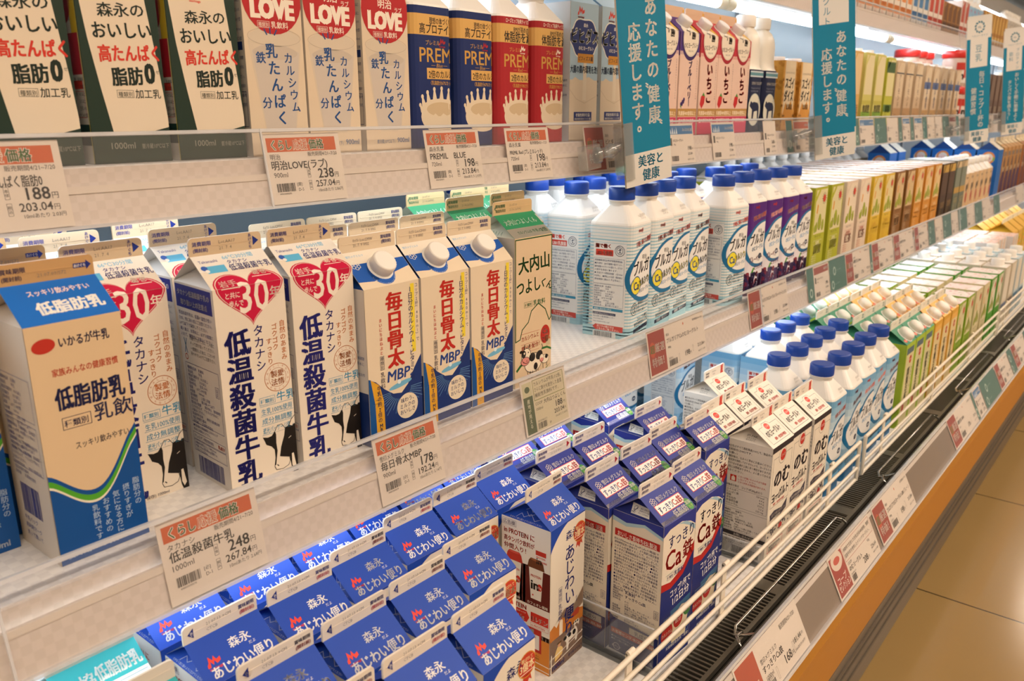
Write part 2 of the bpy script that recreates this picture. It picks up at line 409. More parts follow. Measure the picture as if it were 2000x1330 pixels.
FILL = ['賞味期限延長の意味です。より高度な衛生管理', 'システムを徹底することで、おいしさを', 'そのままに賞味期限延長を可能にしました。', '●ビタミンDはカルシウムの吸収を促進し、', '骨や歯の形成を助ける栄養素です。●鉄は、', '赤血球を作るのに必要な栄養素です。●本品は', '多量摂取により疾病が治癒したり、より健康が', '増進するものではありません。1日の摂取目安量', 'を守ってください。●1日当たりの栄養素等', '表示基準値に占める割合：カルシウム50%、鉄45%', '●1日1本200mlを目安にお召し上がりください。', '●食生活は、主食、主菜、副菜を基本に、', '食事のバランスを。●本品は、特定保健用食品と', '異なり、消費者庁長官による個別審査を', '受けたものではありません。']
# ------------------------------------------------------------------ artwork of each package
CRM = '#ece1cf'; WHT = '#efece6'; NAVY = '#15206b'
def k_blue_script():
    W, H = 72, 194; B = '#1746ae'; f = Sheet()
    f.rect(0, H-2, W, 60, B); f.rect(0, 0, W, H-2, CRM)
    arch = [(0, H), (0, H-30)]+[(W*(i/24)*1.04, H-30+30*math.sin(math.pi*min(i/24, .62)/1.24)**.8) for i in range(25)]+[(W, H)]
    f.poly(arch, B, 1)
    f.rect(0, 0, W, 46, '#d98a32', 0)
    f.poly([(0, 46), (0, 62), (9, 66), (14, 60), (24, 70), (40, 58), (56, 66), (72, 60), (72, 46)], '#c97a2c', 1)
    f.poly([(0, 60), (30, 78), (52, 74), (72, 90), (72, 66), (40, 58), (20, 70)], '#e8b56a', 0)
    f.poly([(20, 46), (20, 64), (22, 67), (25, 67), (27, 64), (27, 46)], '#efe0c8', 2)
    f.poly([(46, 56), (48, 62), (60, 66), (64, 62), (62, 56)], '#b5442d', 2)
    for x, y, k in ((30, 20, .9), (50, 40, .4)):
        f.poly([(x, y+16*k), (x+6*k, y+22*k), (x+30*k, y+22*k), (x+34*k, y+14*k), (x+32*k, y), (x+28*k, y), (x+27*k, y+9*k), (x+12*k, y+8*k), (x+11*k, y-4*k), (x+7*k, y-4*k), (x+6*k, y+9*k)], '#efe6d8', 3)
        f.disc(x+14*k, y+17*k, 4*k, '#17120f', 3.2*k, 4); f.disc(x+25*k, y+16*k, 4*k, '#17120f', 4*k, 4); f.disc(x+3*k, y+17*k, 4*k, '#17120f', 3*k, 4)
    f.poly([(12, 4), (12, 18), (16, 26), (22, 26), (25, 18), (24, 4)], '#7d4a22', 3); f.poly([(11, 14), (11, 24), (16, 32), (24, 30), (28, 26), (27, 18)], '#e6c27a', 4); f.disc(20, 34, 3.2, '#d9a47c', L=4); f.disc(20, 36.5, 5, '#6d4a20', 1.3, 5)
    for y in (13, 23): f.line([(0, y-2), (30, y), (72, y+4)], 1.4, '#f2e9da', 5)
    f.line([(3, 0), (4, 27)], 1.8, '#f2e9da', 5)
    f.text('1000ml', 6, 3, 9, NAVY, .03, L=6); f.text('要冷蔵10℃以下', 40, 5, 4.4, NAVY, 0, L=6)
    f.text('森永', 31, 168, 13, NAVY, .012, rot=.03)
    f.vtext('あじわい', 40, 162, 22, NAVY, .012, 20, slant=.02); f.vtext('便り', 40, 78, 22, NAVY, .015, 21, L=6)
    f.vtext('だよ', 56, 84, 4, NAVY, 0, L=6); f.vtext('種類別', 21, 110, 5.6, NAVY, .0); f.frame(17.6, 92, 6.8, 19.5, .35, NAVY); f.vtext('乳飲料', 21, 90, 8, NAVY, .0, L=6)
    f.disc(60, 170, 12.5, '#c9402c', L=3); f.ring(60, 170, 13.2, 1.0, '#d89a3a', L=4)
    f.text('選ばれて', 60, 174, 4.6, '#f0d9a0', .01, 'c', 17, L=5); f.text('3億本', 60, 164, 10.5, '#f3e0b2', .03, 'c', 21, L=5); f.line([(50, 162), (70, 162)], .9, '#f0e2c8', 5)
    f.poly([(55, 160), (53, 150), (57, 153), (60, 148), (63, 154), (67, 151), (65, 160)], '#c9402c', 3)
    V = H
    peak_logo(f, 8, V+15, 1.12, '#e8432e'); f.text('森永', 33, V+22, 10.5, '#f4f1ec', .02, L=4); f.text('あじわい便り', 9, V+3.5, 12.2, '#f4f1ec', .028, fit=-58, L=4); f.text('だよ', 49, V+17.5, 3.6, '#f4f1ec', .0, L=4)
    l = Sheet(); l.rect(0, 0, 72, 52, '#d98a32'); l.rect(0, 46, 72, H-46, '#eceae6')
    l.text('広告欄', 3, H-9, 6, '#3a3f6a', .0); l.frame(2, H-10, 20, 7.5, .3, '#3a3f6a')
    R = '#c92f24'
    l.text('in PROTEIN に', 4, H-21, 9.2, R, .03, fit=45); l.text('高タンパク飲料が', 4, H-31, 7.6, R, .02, fit=45); l.text('仲間入り！', 4, H-40.5, 7.6, R, .02)
    l.rect(0, 88, 72, 52, '#b92a22', 0); l.rect(36, 88, 36, 50, '#5f1a17', 1); l.poly([(0, 132), (14, 146), (40, 140), (72, 138), (72, 141), (0, 152)], '#eceae6', 2)
    for x, c in ((6, '#c3352a'), (38, '#6b3a20')):
        l.poly([(x+3, 142), (x+6, 98), (x+21, 98), (x+24, 142)], '#ecebe6', 3); l.poly([(x+1, 139), (x+3, 148), (x+6, 152), (x+21, 152), (x+24, 148), (x+26, 139)], c, 4); l.disc(x+13.5, 150.5, 8, '#9d5a3a' if x > 9 else '#d8554a', 1.5, 5)
        l.text('PROTEIN', x+13.5, 127, 4.4, R, .03, 'c', 15, L=5); l.text('in', x+6, 110, 17, '#16120f', .05, L=5); l.disc(x+19, 116, 3.6, R, 4.6, 5); l.text('15g', x+19, 114, 4, '#f0ece6', .03, 'c', L=6); l.text('●', x+8, 102, 3, R, 0, L=5)
    l.text('カフェオレ風味', 54, 89.5, 4.4, '#efe9e0', .01, 'c', 32, L=5); l.text('ココア風味', 18, 89.5, 4.2, '#efe9e0', .01, 'c', L=5)
    for y, w in ((148, 16),): l.rect(50, 140, 17, 22, '#e9e9ea', 3); l.rect(51, 158, 15, 6, '#c3352a', 4); l.text('in', 52, 146, 11, '#16120f', .05, L=5); l.text('PROTEIN', 52, 154, 3.2, R, .03, fit=13, L=5); l.text('5000', 60, 149, 3.6, R, .03, L=5)
    l.text('PROTEIN', 4, 78, 8.4, R, .04); l.text('in', 5, 63, 15, '#16120f', .06); l.poly([(22, 62), (22, 77), (38, 77), (42, 69.5), (38, 62)], R, 2); l.text('高タンパク', 30, 72.5, 2.8, '#f0ece6', 0, 'c'); l.text('15g', 30, 64, 7.4, '#f0ece6', .03, 'c')
    l.rect(44, 66, 26, 13, R, 2); l.text('Eルチン', 57, 67.5, 7.6, '#f3eee6', .03, 'c', 24); l.text('in PROTEIN', 45, 60, 4, R, .01); l.frame(44, 59, 26, 5.5, .3, R)
    l.rect(2, 26, 58, 32, '#b92a22', 1); l.text('プロテインを', 4, 49, 6, '#efe9e0', .01); l.text('手軽にチャージ！', 4, 41.5, 6, '#efe9e0', .01, fit=30); l.rect(38, 30, 19, 20, '#e9e9ea', 3); l.text('in', 39.5, 36, 9, '#16120f', .05, L=5); l.text('PROTEIN', 40, 45, 3, R, .03, fit=14, L=5); l.rect(44, 50, 5, 6, '#8b8b8b', 3)
    l.para(['●お届けのお客様へのお願い、ご注意ください。', '●開封後は賞味期限にかかわらず、冷蔵保存', 'し、できるだけ早めにお飲みください。'], 3, 20, 2.8, 3.6, '#4a3018', 54, L=2)
    for y in (6, 14): l.line([(0, y), (72, y-3)], 1.3, '#f2e9da', 1)
    l.frame(26, 2, 20, 9, .4, '#f2e9da', 2); l.line([(33, 2), (33, 11)], .4, '#f2e9da', 2); l.line([(39, 2), (39, 11)], .4, '#f2e9da', 2)
    t = Sheet(); w = '#c6cbe0'
    t.line([(20, 4), (25, 10), (30, 6), (38, 12), (46, 5), (52, 9)], .45, w, 1); t.line([(28, 16), (33, 20), (38, 15), (42, 19)], .45, w, 1); t.line([(30, 14), (36, 9), (42, 13)], .45, w, 1)
    t.text('①ひらく前に図のように広げてください', 12, 1, 2.6, w, 0, fit=48, L=1, res=1); t.poly([(34, 20), (37, 24), (40, 20)], w, 1)
    fin = date_fin(W, NAVY, ['21.07.13 +CM', '   CTCB'], None, 'l')
    fin.text('賞味期限', 53, 8.4, 4.4, NAVY, .02, fit=16); fin.text('(開封前)', 54, 3.0, 4.2, '#b23a4a', .02, fit=15)
    return gable('blue_roof_milk_carton', .072, .194, .072, CRM, B, '#e7dac6', B, f, l, fin, t, inner='#dfe3ee')
def k_iron():
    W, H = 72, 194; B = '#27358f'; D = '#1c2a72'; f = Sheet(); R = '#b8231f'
    f.rect(0, 0, W, 200, CRM); f.rect(0, H, W, 60, B)
    f.poly([(0, H+1), (0, H-14), (14, H-8), (40, H-7), (60, H-14), (72, H-22), (72, H+1)], B, 1); f.poly([(30, H-7), (50, H-10), (72, H-23), (72, H-30), (56, H-18), (42, H-11)], '#9fc0d0', 2)
    f.poly([(0, 0), (0, 118), (20, 114), (46, 122), (72, 150), (72, 0)], R, 1); f.poly([(0, 0), (0, 108), (22, 105), (48, 113), (72, 137), (72, 0)], D, 2)
    f.vtext('すっきり', 0, 0, 1, D) if 0 else None
    f.text('すっきり', 12, 160, 19, '#1f2c66', .02, fit=-56, rot=.0); f.text('Ca', 7, 129, 36, R, .02, L=4, sx=.9); f.text('鉄', 45, 134, 25, R, .02, L=4)
    f.line([(9, 126), (48, 128)], .4, '#7fa39a', 3)
    pill_type(f, 12, 119, 6.6, '#1f2c66')
    f.text('コップ1杯で', 22, 91, 11, WHT, .012, fit=46, rot=.14, L=4); f.text('1/2日分', 28, 78, 13, WHT, .012, fit=38, rot=.14, L=4)
    f.poly([(24, 72), (30, 24), (62, 24), (70, 78)], '#3b6b94', 3); f.poly([(26, 58), (30, 24), (62, 24), (68, 66), (50, 70), (36, 64)], '#e9d9b8', 4); f.disc(47, 62, 20, '#f2e8d2', 5, 5, rot=.2)
    f.disc(18, 44, 13, R, L=5); f.text('カルシウム', 18, 41, 6.4, '#f2e9da', .02, 'c', 23, L=7); f.disc(43, 52, 10.5, R, L=6); f.text('鉄分', 43, 48.5, 7, '#f2e9da', .02, 'c', L=7); f.disc(64, 58, 9, '#3d7a3a', L=5); f.text('葉酸', 64, 55, 6, '#f2e9da', .02, 'c', L=7)
    f.frame(10, 26, 58, 40, .5, '#8fb6cc', 4); f.text('栄養機能食品(鉄・葉酸)', 18, 19, 5, WHT, 0, fit=52, L=4); f.text('要冷蔵10℃以下 1000ml', 20, 8, 5, WHT, 0, L=4)
    V = H
    crystal(f, 14, V+31, 6, '#e9dcc6'); f.text('雪印メグミルク', 22, V+28, 7.6, '#f1eee8', .016, fit=44, L=4)
    f.rect(9, V+12.5, 54, 14, '#cf3a34', 2); f.rect(10, V+13.4, 52, 12.2, '#f3efe8', 3); f.text('すっきり', 12, V+14, 10.4, '#27327e', .02, fit=-28, L=5); f.text('Ca鉄', 41, V+14, 11, '#d03028', .02, fit=-20, L=5); f.text('低脂肪', 29, V+2.2, 9.6, '#f3efe8', .03, L=5)
    f.disc(64, V+8, 6.2, '#3f8f3f', 8, 4); f.text('葉酸', 64, V+8, 5.4, '#f3efe8', .02, 'c', L=6); f.text('入り', 64, V+3, 4.4, '#e9e37a', .02, 'c', L=6)
    l = Sheet(); l.rect(0, 0, 72, H, '#e8ddca'); l.rect(0, 0, 72, 44, '#222f74', 1); l.poly([(0, 44), (0, 52), (6, 47), (72, 44)], '#222f74', 1)
    l.poly([(0, H), (0, H-8), (20, H-12), (46, H-6), (72, H-14), (72, H)], B, 1); l.poly([(0, H-8), (0, H-14), (20, H-17), (46, H-10), (72, H-18), (72, H-14), (46, H-6), (20, H-12)], '#a8c6d2', 1)
    l.rect(4, H-33, 64, 9.5, R, 2); l.text('おいしさ長持ちESL製法', 36, H-32.5, 7.4, '#f3ece0', .02, 'c', 56, L=4)
    l.para(['ESLはExtended Shelf Lifeの略語で']+FILL, 4, H-39, 3.6, 4.35, '#262a60', -63)
    l.para(['乳飲料', 'すっきりCa鉄'], 22, 86, 5, 6, '#262a60', 40, .01); l.para(['種類別名称', '商品名', '無脂乳固形分', '乳脂肪分', '原材料名', '', '', '内容量', '賞味期限', '保存方法', '開封後の取扱', '', '製造者'], 4, 87, 3, 3.3, '#262a60', 15)
    l.para(['8.1%', '0.7%', '乳製品、乳、ホエーチーズ／', '炭酸カルシウム、乳化剤、', 'ピロリン酸鉄、葉酸、ビタミンD、', '香料(一部に乳成分を含む)', '1000ml', '上部に記載', '要冷蔵10℃以下', '開封後は賞味期限にかかわらず、', 'できるだけ早めにお飲みください。'], 22, 74, 3, 3.3, '#262a60', 46)
    l.frame(64, 70, 6, 11, .4, '#262a60'); l.vtext('公正', 67, 80, 4.4, '#262a60', .01)
    l.rect(30, 33, 36, 9.5, '#cfc6bb', 2); l.frame(30, 33, 36, 9.5, .3, '#262a60', 3); l.text('乳成分', 48, 34, 7, '#262a60', .0, 'c', L=4); l.rect(3, 33, 9, 9.5, '#555b8a', 2)
    l.rect(3, 25, 63, 7.4, '#b84a3e', 2); l.text('0120-301-369', 37, 26, 5.4, '#f0e6da', .01, L=4); l.text('お客様センター', 5, 26, 5, '#f0e6da', .0, L=4)
    l.para(['●牛乳パックはリサイクルできます。', '●洗って開いて乾かして回収へ。'], 4, 19, 3, 4, '#c9cce0'); l.ring(12, 7, 5, .8, '#c9cce0', L=3); l.text('紙パック', 12, 5.4, 3.4, '#c9cce0', .02, 'c', L=4)
    t = Sheet(); t.poly([(24, 3), (20, 17), (44, 15), (50, 3)], '#e6e2da', 1); t.line([(25, 9), (27, 7), (29, 12)], .8, '#333a5a', 2); t.ring(27, 11.5, 2.6, .5, '#333a5a', L=2, n=14); t.text('FSC', 24, 4, 3.4, '#333a5a', .03, L=2); t.para(['適切に管理された', '森林からの紙', 'FSC C139844'], 33, 11, 2.4, 3, '#333a5a', 14, L=2)
    fin = date_fin(W, '#55508a', ['ｲｶﾙｶﾞ Lot.KK2', '21. 7.11 ｷF01'], ['賞味期限', '(開封前)'], 'r', '#b02a35')
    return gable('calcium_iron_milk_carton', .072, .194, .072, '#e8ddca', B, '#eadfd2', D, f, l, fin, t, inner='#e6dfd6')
def k_drink_yogurt():
    W, H = 76, 186; K = '#2f2a33'; f = Sheet(); R = '#c8342c'
    f.rect(0, 0, W, H, CRM); f.rect(0, H, W, 60, '#eee6d8'); f.rect(0, H-9, W, 9, K, 1)
    f.line([(6, 88), (6, H-19), (24, H-19)], .5, K); f.ring(36, H-20, 13, .5, K, L=2); f.rect(20, H-33, 34, 14, CRM, 3) if 0 else None
    f.line([(48, H-19), (70, H-19), (70, 88)], .5, K); f.line([(6, 88), (70, 88)], .5, K)
    f.disc(38, H-20, 9, R, L=4); f.text('CO-OP', 38, H-22.5, 6, '#f0e6d8', .03, 'c', 14, L=5)
    f.text('のむ', 12, H-68, 30, K, .05, fit=-54, L=4, slant=.08); f.text('ヨーグルト', 10, H-92, 18, K, .04, fit=-58, L=4, rot=.06); f.text('コクのある味わい', 12, 90+6, 6.4, K, .0, fit=50, rot=.04, L=4)
    f.text('香料・安定剤不使用', 16, 89.5, 4.4, R, .02, fit=42, L=4)
    f.poly([(10, 66), (8, 76), (22, 80), (50, 76), (68, 86), (66, 70), (46, 64), (24, 68)], '#4a4350', 2); f.text('白バラ乳を使用した', 38, 71, 5.4, '#e8dfd2', .02, 'c', 48, L=5); f.text('鳥取県産', 36, 65, 5, '#e8dfd2', .01, 'c', L=5)
    rnd = random.Random(3)
    for i in range(70): f.disc(6+rnd.random()*62, 40+rnd.random()*14+(6 if i % 3 else 0), 1.1+rnd.random()*1.2, '#4a4350', L=3, n=7)
    f.poly([(36, 44), (36, 54), (40, 62), (44, 54), (44, 44)], '#d9cdbb', 4); f.line([(30, 50), (40, 63), (54, 54), (62, 58)], .7, '#4a4350', 4); f.poly([(44, 42), (44, 48), (50, 51), (56, 48), (56, 42)], R, 4)
    f.text('生乳', 14, 30, 7, K, .02); f.text('44%使用', 34, 30, 9, K, .04); f.frame(10, 12, 52, 14, .8, R, 3); f.text('無脂乳固形分8.0%', 14, 18, 5, K, .01, fit=44); f.text('乳脂肪分1.6%', 14, 13, 5, K, .01, fit=36); f.text('900g', 50, 4, 7, K, .02)
    V = H; f.line([(9, V+5), (9, V+35), (20, V+35)], .45, K); f.line([(44, V+35), (67, V+35), (67, V+5), (9, V+5)], .45, K); f.line([(20, V+35), (24, V+40), (40, V+40), (44, V+35)], .45, K)
    f.disc(32, V+33, 6.6, '#e2463a', 5.4, 4); f.text('CO-OP', 32, V+31.2, 4.4, '#f3e9da', .03, 'c', 10, L=5); f.text('のむヨーグルト', 14, V+16, 11.5, K, .035, fit=-46, L=4, rot=.05); f.text('香料・安定剤不使用', 24, V+8, 5.4, '#d8402f', .03, fit=36, L=4)
    l = Sheet(); l.rect(0, 0, W, H, '#e2dcd4')
    l.para(['●生乳はすべて鳥取県産(100%)で、製品中の', '　使用割合は44%です。', '〈お願い〉', '●開封後は、なるべく早めにお飲みください。', '●安定剤を使用しておりませんので、ヨーグルトの', '　成分である乳清が上部に浮く場合がありますが、', '　品質には問題ありません。よく振ってからお', '　飲みください。'], 3, H-13, 4.3, 5.6, K, 70)
    l.rect(10, H-67, 10, 10, R, 2); l.poly([(12, H-66), (12, H-61), (15, H-58), (18, H-61), (18, H-66)], '#f0e6d8', 3); l.para(['においが強いもののそばで保管', 'しないでください。', 'においが移る可能性があります。'], 23, H-59, 3.6, 4.4, R, 44)
    l.text('栄養成分表示　コップ1杯200gあたり', 4, H-76, 4.4, K, .0, fit=58); l.frame(3, H-108, 68, 30, .3, K)
    for i, (a, b) in enumerate((('エネルギー', '150 kcal'), ('たんぱく質', '6.4 g'), ('脂質', '4.0 g'), ('炭水化物', '22.8 g'), ('食塩相当量', '0.2 g'), ('カルシウム', '220 mg'))): l.text(a, 6, H-83-4.6*i, 4, K); l.text(b, 66, H-83-4.6*i, 4, K, 0, 'r')
    l.frame(3, 38, 70, 36, .3, K); l.para(['種類別　　発酵乳', '無脂乳固形分　8.0%', '乳脂肪分　1.6%', '原材料名　無脂肪牛乳、生乳、', '　　　　糖類(砂糖、果糖ぶどう糖液糖)', '内容量　　900g', '賞味期限　上部シール部に記載してあります。', '保存方法　要冷蔵(10℃以下)'], 5, 69, 3.5, 4.2, K, 66)
    l.rect(3, 46, 1, 1, K); l.rect(3, 30, 70, 6.5, '#3a3538', 2); l.text('お問い合わせは', 38, 31, 4.6, '#e8dfd2', .0, 'c', L=4); l.text('TEL 0120-999-345', 5, 24, 5, K, .02); l.para(['(日曜日は休み) 組合員サービスセンター', 'まで、お気づきの点はご連絡ください。'], 5, 19.5, 3.3, 3.8, K, 62); l.bars(20, 2.5, 44, 12, '#2a2a2a', 4)
    t = Sheet(); t.text('IPI PAK', 36, 10, 5.4, '#5b544e', .0, 'c', L=1); t.text('リサイクル', 36, 6.5, 3, '#5b544e', .0, 'c', L=1); t.text('ありがとう。', 36, 3.4, 2.8, '#5b544e', 0, 'c', L=1)
    fin = Sheet(); fin.text('賞味期限', 4, 8, 4, '#6a5a64', .02, fit=12); fin.text('(開封前)', 4, 3, 4, '#6a5a64', .02, fit=12); fin.text('21.07.14', 26, 8, 4, '#8a8078'); fin.text('TORI', 28, 3, 4, '#8a8078')
    fin.poly([(58, 0), (58, 14), (66, 16), (66, 3), (72, -3), (66, -3)], '#d8402f', 2); fin.vtext('あけくち', 62, 15, 3.4, '#f3e9da', .02, L=4)
    return gable('drinking_yogurt_carton', .073, .186, .073, '#e6dfd4', '#eee6d8', '#ebe2d4', '#e6ded2', f, l, fin, t, inner='#d8d0c6')
def k_teal():
    W, H = 72, 194; B = '#2fa6ad'; f = Sheet(); f.rect(0, 0, W, 260, '#eef0ee'); f.rect(0, H+16, W, 40, B, 1)
    f.text('生協', 6, H+20, 13, '#f1f2ee', .03, L=3); f.text('低脂肪乳', 32, H+20, 15, '#f1f2ee', .04, fit=-38, L=3); f.line([(14, H+13), (70, H+13)], .5, '#2a8fae'); f.text('脂肪分', 16, H+3, 7, '#2a8fae', .01); f.text('40%', 36, H+2, 9.5, '#2a8fae', .02); f.text('カット', 54, H+3, 6.4, '#2a8fae', .01)
    f.text('低脂肪乳', 10, 130, 16, '#2a8fae', .04); pill_type(f, 14, 112, 7, '#2a8fae'); f.rect(0, 0, W, 60, B, 1)
    fin = date_fin(W, '#6f8a78', ['21.07.14', '21.06.30/M02'], ['賞味期限', '製造年月日'])
    l = Sheet(); l.para(SMALL, 6, 160, 3.6, 5, '#3f7f80', 60)
    return gable('teal_roof_milk_carton', .072, .194, .072, '#eef0ee', B, '#ddd3c2', '#cfe3e2', f, l, fin)
def k_navy_wave():
    W, H = 72, 194; B = '#0d4c8f'; f = Sheet(); f.rect(0, 0, W, H, '#d9bd97'); f.rect(0, H, W, 60, '#1f6cc4', 0)
    def wave(d): return [(u, 77-22*math.sin(math.pi*min(1, u/66))**1.4+(max(0, u-34)/38)**2.2*24-d) for u in [W*i/24 for i in range(25)]]
    for d, c, L in ((0, B, 1), (4, '#4fa02c', 2), (9, '#e8dcc4', 3), (11, B, 4)): f.poly([(0, 0)]+wave(d)+[(W, 0)], c, L)
    f.disc(12, 178, 8.5, '#b93226', 5.6, 3, rot=.12); f.text('いかるが牛乳', 23, 174.5, 9, '#141a44', .025, fit=38); f.text('家族みんなの健康習慣', 15, 153, 6.6, '#b5432f', .02, fit=50)
    f.text('低脂肪乳', 14, 126, 19, '#141a44', .045, fit=-54); pill_type(f, 17, 110, 10, '#1d2148', k=2.2); f.text('スッキリ飲みやすい', 24, 92, 6.6, '#4a4248', .01, fit=42)
    for i, t in enumerate(('脂肪分の', '摂りすぎが', '気になる方に', 'おすすめの', '乳飲料です')): f.vtext(t, 66-8.6*i, 54-3*i, 6, '#a9bdd4', .005, 6.2, L=5)
    f.text('要冷蔵10℃以下', 6, 4, 6, '#b9c6d8', 0, L=5); f.text('1000ml', 44, 4, 7.4, '#c9d2de', .03, L=5)
    f.text('スッキリ飲みやすい', 16, H+29, 6.8, '#f0d8d4', .03, fit=46, L=3); f.text('低脂肪乳', 16, H+9, 14, '#f0ece4', .05, fit=50, L=3)
    l = Sheet(); l.rect(0, 0, 72, H, '#d6c9b8'); l.frame(10, 118, 56, 34, .4, '#6f6f9a'); l.para(SMALL, 12, 146, 3.4, 4.3, '#6a6a94', 52); l.frame(10, 74, 56, 40, .4, '#6f6f9a'); l.para(SMALL[4:], 12, 108, 3.4, 4.3, '#6a6a94', 52)
    l.bars(16, 32, 34, 26, '#343a86', 9); l.para(['牛乳パック', '再利用マーク', '洗って開いて'], 14, 24, 5, 7, '#5a5e98')
    fin = date_fin(W, '#4a3f52', ['', '21.07.09/S72'], ['賞味期限', '(開封前)'], 'a')
    return gable('navy_wave_milk_carton', .072, .194, .072, '#d9c9b4', '#1f6cc4', '#c39a68', '#cdbba4', f, l, fin)
def k_heart():
    W, H = 72, 194; f = Sheet(); R = '#c4123f'; f.rect(0, 0, W, 260, '#e6d9c6')
    def heart(k, dx=0, dy=0):
        p = []
        for i in range(48):
            a = 2*math.pi*i/48; x = 16*math.sin(a)**3; y = 13*math.cos(a)-5*math.cos(2*a)-2*math.cos(3*a)-math.cos(4*a); p.append((37+dx+x*k*1.04, 188+dy+y*k*.92))
        return p
    f.poly(heart(2.05), R, 1); f.poly(heart(1.97), '#e6d9c6', 2); f.poly(heart(1.92), R, 3)
    w = '#efe2d2'
    f.text('30', 25, 166, 42, w, .012, fit=-30, L=4); f.text('岩手', 9, 195, 8.6, w, .02, L=4); f.line([(9, 193.5), (25, 193.5)], .8, w, 4); f.text('と共に', 12, 184, 6.4, w, .01, fit=14, L=4); f.text('歩んで', 15, 176, 6.4, w, .01, fit=14, L=4); f.text('葛巻', 46, 205, 7.4, w, .02, L=4); f.line([(44, 203), (63, 203)], .8, w, 4); f.text('年', 56, 179, 11.5, w, .02, L=4)
    f.vtext('低温殺菌牛乳', 19.5, 155, 26, '#1a1b66', .045, 25.4, L=4); f.vtext('タカナシ', 41, 156, 11, '#1a1b66', .012, 11.4, L=4)
    o = '#b8641e'; f.vtext('自然のあまみ', 66, 156, 6.4, o, .01, 6.6); f.vtext('ゴクゴク', 57.5, 154, 6.4, o, .01, 6.6); f.vtext('すっきり', 51, 141, 6.4, o, .01, 6.6)
    f.ring(57, 101, 14, .6, o); f.ring(57, 101, 9.4, .35, o); f.text('製愛', 50, 101.5, 7.2, o, .015); f.text('法情', 50, 93.5, 7.2, o, .015)
    for i, ch in enumerate('牛にやさしくするとおいしくなる'):
        a = math.radians(200-15.8*i*1.5); f.text(ch, 57+11.6*math.cos(a), 101+11.6*math.sin(a)-1.2, 2.6, o, 0, 'c', res=1)
    b = '#3c8fb4'; pill_type(f, 36, 77, 7.6, b, '牛乳', 1.9)
    for i, t in enumerate(('生乳100%使用', '成分無調整', '遮光パッケージ使用')): f.text(t, 37, 67-9.6*i, 6.6, b, .005, fit=33); f.line([(36, 75.5-9.6*i), (71, 75.5-9.6*i)], .35, b)
    f.line([(36, 46.8), (71, 46.8)], .35, b); cow_spots(f, 36, 8, 1.06, c2='#e6d9c6'); f.text('(10℃以下で保存) 1000ml', 8, 1.2, 4, '#33304a', .0, L=6)
    V = H; f.text('Takanashi', 4, V+33, 5, '#3a3f94', 0, fit=18); f.rect(7, V+20, 19, 9, '#5fb4dc', 2); f.disc(6, V+27, 3, '#3a5fb0', L=3); f.disc(7.5, V+23, 2, '#efece6', L=4); f.text('66℃30分間', 28, V+35, 6, '#7cbfe0', .01, fit=34); f.text('タカナシ', 30, V+29, 5.2, '#2a2f86', .01); f.text('低温殺菌牛乳', 29, V+20, 9, '#2a2f86', .015, fit=-42)
    l = Sheet(); l.rect(0, 0, 72, H, '#d3cec8'); n = '#2b2f7a'; l.rect(1, H-24, 68, 22, '#1d2680', 1); l.text('タカナシ低温殺菌牛乳の', 35, H-12, 6, '#dcd8d2', .02, 'c', 60, L=3); l.text('取り扱い上の注意点', 35, H-21, 6, '#dcd8d2', .02, 'c', 50, L=3)
    l.para(['低温殺菌牛乳は、殺菌の温度が低い', 'ため、特に次の点にご注意ください。', '10℃以下で保存してください。', '購入後は、お早めに、必ず冷蔵庫に', '入れて、期限内にお飲みください。'], 4, H-31, 4, 5.2, n, 62); l.ring(10, 122, 3, .8, '#b0402c'); l.line([(8, 140), (13, 126)], 1, '#3b78a8'); l.line([(13, 140), (8, 126)], 1, '#3b78a8')
    l.para(['お開けになるときは、この線に', 'そって切り取ってください。', '一度開封した後は、においが', '移りやすいのでご注意下さい。'], 20, 140, 4, 5, '#4a4650', 46); l.frame(6, 56, 62, 60, .4, n); l.para(SMALL, 9, 110, 3.5, 3.9, n, 56); l.frame(60, 92, 6, 10, .4, n); l.vtext('公正', 63, 101, 4, n, .01)
    l.para(['●開封後は賞味期限にかかわらず', '早めにお飲みください。'], 8, 51, 3.2, 4, n, 58); l.frame(6, 38, 62, 7, .4, n); l.text('アレルゲン特定原材料', 8, 39.5, 3.8, n); l.text('乳成分', 54, 39.5, 4.2, '#c0392b', .03); l.frame(6, 26, 62, 11, .4, n); l.para(['栄養成分表示(コップ1杯200ml)', '熱量137kcal 蛋白質6.8g 脂質7.6g', 'カルシウム227mg'], 8, 33, 3, 3.4, n, 58); l.bars(12, 4, 48, 18, n, 5)
    fin = date_fin(W, '#55528c', ['Lot.AA17', '21. 7. 4'], ['消費期限', '(開封前)'], 'r'); fin.vtext('あけぐち', 60, 15, 3.6, '#33367e', .01)
    return gable('red_heart_milk_carton', .072, .194, .072, '#e0d6c8', '#e9e3da', '#cdb595', '#d6d2cc', f, l, fin, inner='#e2dfda')
